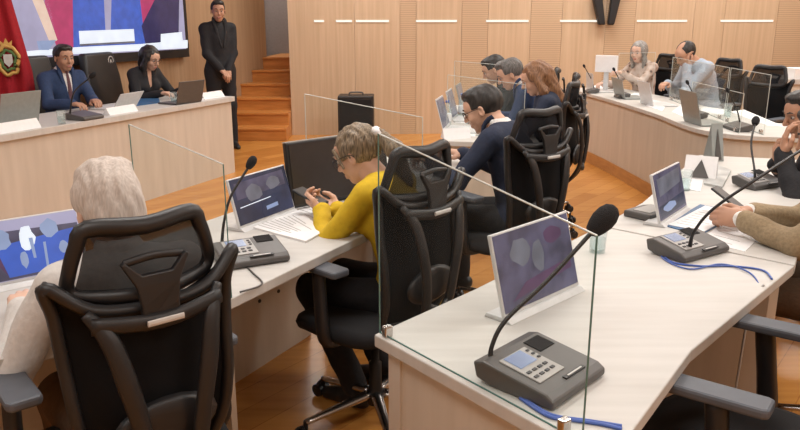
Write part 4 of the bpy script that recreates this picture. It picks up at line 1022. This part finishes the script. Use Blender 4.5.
for i, (px, py_) in enumerate(((447, 126), (462, 117), (474, 114))):
    x_, y_ = P2(px, py_); t = thing('water_bottle', ['small water bottle nearest the end of the suited men\'s desk', 'small water bottle behind the folded white card', 'small water bottle beside the second white laptop'][i], 'bottle', (x_, y_, TZ), 0, 'water bottles on the suited men\'s desk')
    obj('bottle_body', lathe(B(), [(.03, 0), (.033, .01), (.033, .13), (.014, .17), (.013, .185)]), 'bottle', t, smooth=True); obj('bottle_cap', lathe(B(), [(.015, .183), (.015, .2), (.0, .2)]), 'blue_cable', t, smooth=True)
    obj('bottle_label', lathe(B(), [(.0335, .04), (.0345, .045), (.0345, .095), (.0335, .1)]), 'paper', t, smooth=True)
tumbler('water glass on the suited men\'s desk by the white laptop', *P2(470, 124)); tumbler('water glass at the left edge of the suited men\'s desk', *P2(452, 117))
pane('hazy glass screen standing on the suited men\'s desk', (.34, 5.35), (.88, 5.25), TZ, 1.20, TZ, 1.14, pale=True, mat='glass_hazy')
pane('glass screen deeper along the suited men\'s desk', (.46, 6.35), (1.0, 6.25), TZ, 1.24, TZ, 1.20, pale=True, mat='glass_hazy')
sheet('papers_pile', 'papers on the desk under the hands of the dark suited man', 'papers', [(.02, 3.85), (.16, 3.80), (.24, 4.2), (.05, 4.25)], TZ, th=.004)
# ------------------------------------------------------------------ near right desk
slim_monitor('white-edged slim display with a dim purple picture on the foreground desk', .425, 2.065, facing(-.7, .7), w=.385, h=.238, scr='slate',
       polys=[(blob(.30, .72, .14, .2, seed=9), 'grey'), (blob(.52, .58, .08, .24, seed=10), 'grey'), (blob(.75, .80, .14, .12, seed=12), 'plum'), ([(.1, .1), (.4, .16), (.95, .25), (.95, .4), (.3, .3)], 'plum')])
u = P2(539, 378); conf_unit('large grey conference unit with lit display at the front of the foreground desk', *u, rz(47), [onplane(491, 362, (0, 1.60, 0), (0, 1, 0)), onplane(492, 346, (0, 1.61, 0), (0, 1, 0)), onplane(506, 320, (0, 1.63, 0), (0, 1, 0)), onplane(548, 280, (0, 1.68, 0), (0, 1, 0)), onplane(592, 232, (0, 1.73, 0), (0, 1, 0))], w=.235, dpt=.22, head=.029, rs=.0055, world=True)
tumbler('water glass behind the foam microphone head in the centre', *P2(597, 252), r=.034, h=.10)
conf_unit('conference unit beside the blue papers in the middle of the right row', *P2(687, 252), rz(33), [onplane(690, 246, (0, 2.51, 0), (0, 1, 0)), onplane(694, 232, (0, 2.50, 0), (0, 1, 0)), onplane(712, 210, (0, 2.49, 0), (0, 1, 0)), onplane(752, 182, (0, 2.47, 0), (0, 1, 0)), onplane(806, 147, (0, 2.6, 0), (0, 1, 0))], w=.26, dpt=.17, detail=True, rs=.0055, world=True)
slim_monitor('slim display with a grey-blue picture beside the blue-edged brochure', 1.165, 3.05, facing(-.8, .6), w=.36, h=.205, scr='slate', polys=[([(.02, .02), (.98, .05), (.98, .35), (.02, .30)], 'navy'), ([(.1, .5), (.9, .6), (.95, .95), (.08, .9)], 'grey'), (blob(.4, .2, .25, .1, seed=3), 'pale')])
t = thing('pen_tray', 'dark grey tray behind the display with the grey-blue picture', 'tray', (*P2(649, 216), TZ), rz(40), None)
obj('tray', prism(B(), [(-.09, -.06), (.09, -.06), (.09, .05), (.05, .07), (-.09, .07)], .0, .03), 'grey_case', t, bevel=.008); obj('lining', box(B(), (0, 0, .031), (.13, .08, .004)), 'grey_light', t)
sheet('paper_stack', 'blue-edged brochure under the microphone cable in the right row', 'brochure', pts((664, 226), (700, 236), (742, 213), (700, 205)), TZ, 'bluefolder', .004)
sheet('paper_sheet', 'printed white sheet on the blue-edged brochure', 'papers', pts((668, 226), (704, 233), (738, 214), (705, 207)), TZ+.004, th=.003, marks=8, seed=11)
sheet('paper_sheet', 'large white sheet before the hands of the man in the tan jacket', 'papers', pts((700, 241), (745, 252), (768, 229), (730, 217)), TZ, th=.002, marks=5, seed=12)
t = thing('phone', 'dark phone pointing out of the hands of the man in the tan jacket', 'phone', (*P2(728, 197, .85), .845), facing(-.75, .66)); t.rotation_euler = (.55, 0, facing(-.75, .66)); obj('case', box(B(), (0, 0, 0), (.072, .15, .009)), 'black_plastic', t, bevel=.003); obj('screen', box(B(), (0, 0, .005), (.064, .14, .001)), 'grey_case', t)
conf_unit('conference unit with a white card before the person holding their face', *P2(757, 186), rz(28), [(-.05, -.02, .05), (-.04, .0, .10), (.05, .10, .20), (.17, .18, .28)], w=.22, dpt=.15, detail=True, rs=.0055)
cable('microphone_cable', 'dark cable curving across the desk from the unit by the tan jacket man', [at(735, 182, TZ+.006), at(752, 178, TZ+.005), at(775, 179, TZ+.005), at(800, 186, TZ+.005)], .003, 'grey_case')
# triangular stands and papers at the far end of the right row
def tent(label, px, py, L, hgt, rot, mat='laptop_grey', dark=True):
    x, y = P2(px, py); t = thing('card_stand', label, 'stand', (x, y, TZ), rot, 'triangular stands on the right row')
    obj('sleeve', hull8(B(), [(-L/2, -.05, 0), (-L/2, 0, hgt), (-L/2, .05, 0)], [(L/2, -.05, 0), (L/2, 0, hgt), (L/2, .05, 0)]), mat, t)
    if dark: obj('inner_panel', hull8(B(), [(-L*.3, -.046, .01), (0, -.012, hgt*.85), (L*.3, -.046, .01)], [(-L*.3, -.050, .01), (0, -.016, hgt*.85), (L*.3, -.050, .01)]), 'grey_case', t)
tent('tall narrow brown-grey wedge stand at the far end of the right row', 713, 160, .075, .22, .2)
tent('white folded stand left of the narrow wedge on the right row', 700, 178, .16, .12, -.5, 'paper')
M['cover'] = plain('printed_cover', (.42, .43, .42), .45, var=.35, scale=9)
sheet('magazine', 'grey printed magazine lying past the wedge stand', 'magazine', pts((704, 185), (722, 189), (731, 172), (716, 166)), TZ, 'cover', .012)
sheet('paper_sheet', 'white sheet lying beside the folded stand in the right row', 'papers', pts((682, 188), (700, 192), (704, 178), (690, 172)), TZ, th=.003)
tumbler('water glass half hidden behind the display beside the blue-edged brochure', *P2(684, 190), h=.10)
# blue cables
def AZ(px, py, h=.004): return at(px, py, TZ+h)
cable('blue_cable', 'blue cable leaving the foreground conference unit along the desk edge', [AZ(515, 392), AZ(535, 406), AZ(555, 416), AZ(590, 421), AZ(622, 426)], .0042)
cable('blue_cable', 'second blue cable curling below the foreground conference unit', [AZ(520, 398), AZ(548, 416), AZ(572, 420), AZ(600, 424), AZ(622, 429)], .0042)
cable('blue_cable', 'blue cable running from the middle conference unit to the desk joint', [AZ(661, 252), AZ(672, 262), AZ(700, 266), AZ(730, 266), AZ(762, 270), AZ(772, 279)], .0035)
cable('blue_cable', 'thin blue cable looping under the middle conference unit', [AZ(660, 247), AZ(664, 259), AZ(690, 269), AZ(722, 264), AZ(750, 273), AZ(760, 290, -.02), AZ(752, 300, -.15)], .0028)
p = at(742, 300, TZ-.05); cable('grey_cable', 'pale cable hanging down from the edge of the foreground desk', [at(764, 285, TZ+.004), p+V((.02, -.02, 0)), p+V((.01, -.02, -.2)), p+V((-.0, -.02, -.55))], .004, 'grey_light')
pane('large slanted glass screen at the end of the foreground desk', (-.055, 1.862), (.368, 1.325), TZ, 1.315, TZ, 1.205)
# ------------------------------------------------------------------ outer curved desk
laptop('white screen raised on a stand at the far end of the curved desk', *P2(600, 92), facing(-1, -.1), w=.22, h=.20, detail=False, scr='grey', shell='laptop_white', open_=95)
t = thing('desk_monitor', 'white square monitor on a slim foot near the patterned blouse woman', 'monitor', (2.36, 8.62, TZ), facing(.6, .8)); obj('housing', box(B(), (0, 0, .31), (.26, .03, .19)), 'paper', t, bevel=.006); obj('stand', box(B(), (0, .02, .13), (.05, .03, .24)), 'laptop_white', t); obj('foot', box(B(), (0, .02, .008), (.16, .12, .015)), 'laptop_white', t, bevel=.004)
for lb, px, py, k in (('grey laptop in front of the patterned blouse woman', 631, 98, .2), ('pale laptop in front of the bald man', 659, 105, .22), ('grey laptop on the curved desk nearest the room centre', 707, 124, .26)):
    laptop(lb, *P2(px, py), facing(-1, -.05)+.0, w=.33, h=k, detail=False, scr='grey', shell='laptop_grey' if 'grey' in lb else 'laptop_white')
for lb, px, py in (('small microphone unit at the far end of the curved desk', 592, 93), ('small microphone unit between the first two laptops of the curved desk', 622, 98), ('small microphone unit by the laptop nearest the room centre', 697, 118), ('dark microphone unit before the empty chairs', 738, 130)):
    conf_unit(lb, *P2(px, py), facing(-1, 0)+PI, [(-.05, .03, .05), (-.05, .0, .14), (-.04, -.05, .22), (-.03, -.09, .28)], detail=False, w=.24 if 'dark' in lb else .15, dpt=.14, rs=.005, head=.014)
for i, (a, b_, c, d_) in enumerate((((587, 90), (600, 92), (608, 87), (596, 85)), ((628, 96), (648, 100), (652, 95), (634, 93)), ((646, 106), (662, 111), (668, 103), (652, 100)), ((672, 112), (690, 120), (698, 112), (682, 105)), ((700, 112), (722, 116), (728, 110), (704, 107)), ((730, 112), (768, 126), (784, 127), (744, 110)))):
    sheet('paper_sheet', ['white papers at the far end of the curved desk', 'white papers before the patterned blouse woman', 'white papers left of the bald man\'s laptop', 'white papers under the bald man\'s arms', 'white papers between the bald man and the empty chairs', 'long white papers before the empty chairs'][i], 'papers', pts(a, b_, c, d_), TZ, th=.004)
tumbler('water glass before the patterned blouse woman', *P2(643, 103)); tumbler('water glass beside the bald man on the curved desk', *P2(692, 107)); tumbler('water glass before the empty chairs', *P2(727, 117))
pane('glass screen between the bald man and the patterned blouse woman', (2.36, 8.15), (2.82, 8.35), TZ, 1.22, TZ, 1.22, pale=True)
pane('glass screen along the curved desk before the empty chair beside the bald man', (2.80, 7.75), (2.68, 6.12), TZ, 1.20, TZ, 1.20, pale=True)
pane('glass screen along the near bend of the curved desk', (2.675, 6.08), (2.64, 5.34), TZ, 1.20, TZ, 1.20, pale=True)
pane('low glass screen at the front of the curved desk by the dark microphone unit', (2.52, 6.45), (2.50, 5.42), TZ, 1.06, TZ, 1.06, pale=True)
# papers on the far-right counter
t = thing('paper_stack', 'stack of white papers on the far right counter', 'papers', (4.75, 8.85, .90)); obj('stack', box(B(), (0, 0, .06), (.34, .26, .12)), 'paper', t, bevel=.004)

# ------------------------------------------------------------------ light
def area(name, loc, size, power, col=(1, .965, .92), rot=(0, 0, 0)):
    l = bpy.data.lights.new(name, 'AREA'); l.shape = 'RECTANGLE'; l.size, l.size_y = size; l.energy = power; l.color = col
    o = bpy.data.objects.new(name, l); COL.objects.link(o); o.location = loc; o.rotation_euler = rot; return o
CE = emit('ceiling_light_panel', (1, .95, .88), 2.0, .01)
k = 0
for X in (-3.6, -.6, 2.4, 4.8):
    for Y in (0, 3.2, 6.4, 9.4):
        if X < lw(Y)[0]+.8: continue
        area('ceiling_and_fill_lamp', (X, Y, ZC-.07), (1.3, .7), 36 if X < -1 else (66 if Y > 2 else 48))
        t = tag(obj('trim_%d' % (k+2), box(B(), (X, Y, ZC-.03), (1.4, .8, .05)), CE), kind='structure'); k += 1
area('ceiling_and_fill_lamp', (-2.3, 11.5, ZC-.07), (.8, .5), 60)  # added fill light to brighten the stair alcove; no fixture modelled
W = bpy.data.worlds.new('world'); SC.world = W; W.use_nodes = True
W.node_tree.nodes['Background'].inputs[0].default_value = (.9, .92, 1, 1); W.node_tree.nodes['Background'].inputs[1].default_value = .05
SC.view_settings.view_transform = 'Standard'; SC.view_settings.look = 'None'; SC.view_settings.gamma = 1; SC.view_settings.use_curve_mapping = False
SC.view_settings.exposure = -0.42
try:
    SC.cycles.max_bounces = 8; SC.cycles.transparent_max_bounces = 24; SC.cycles.diffuse_bounces = 4; SC.cycles.use_denoising = True
except Exception: pass
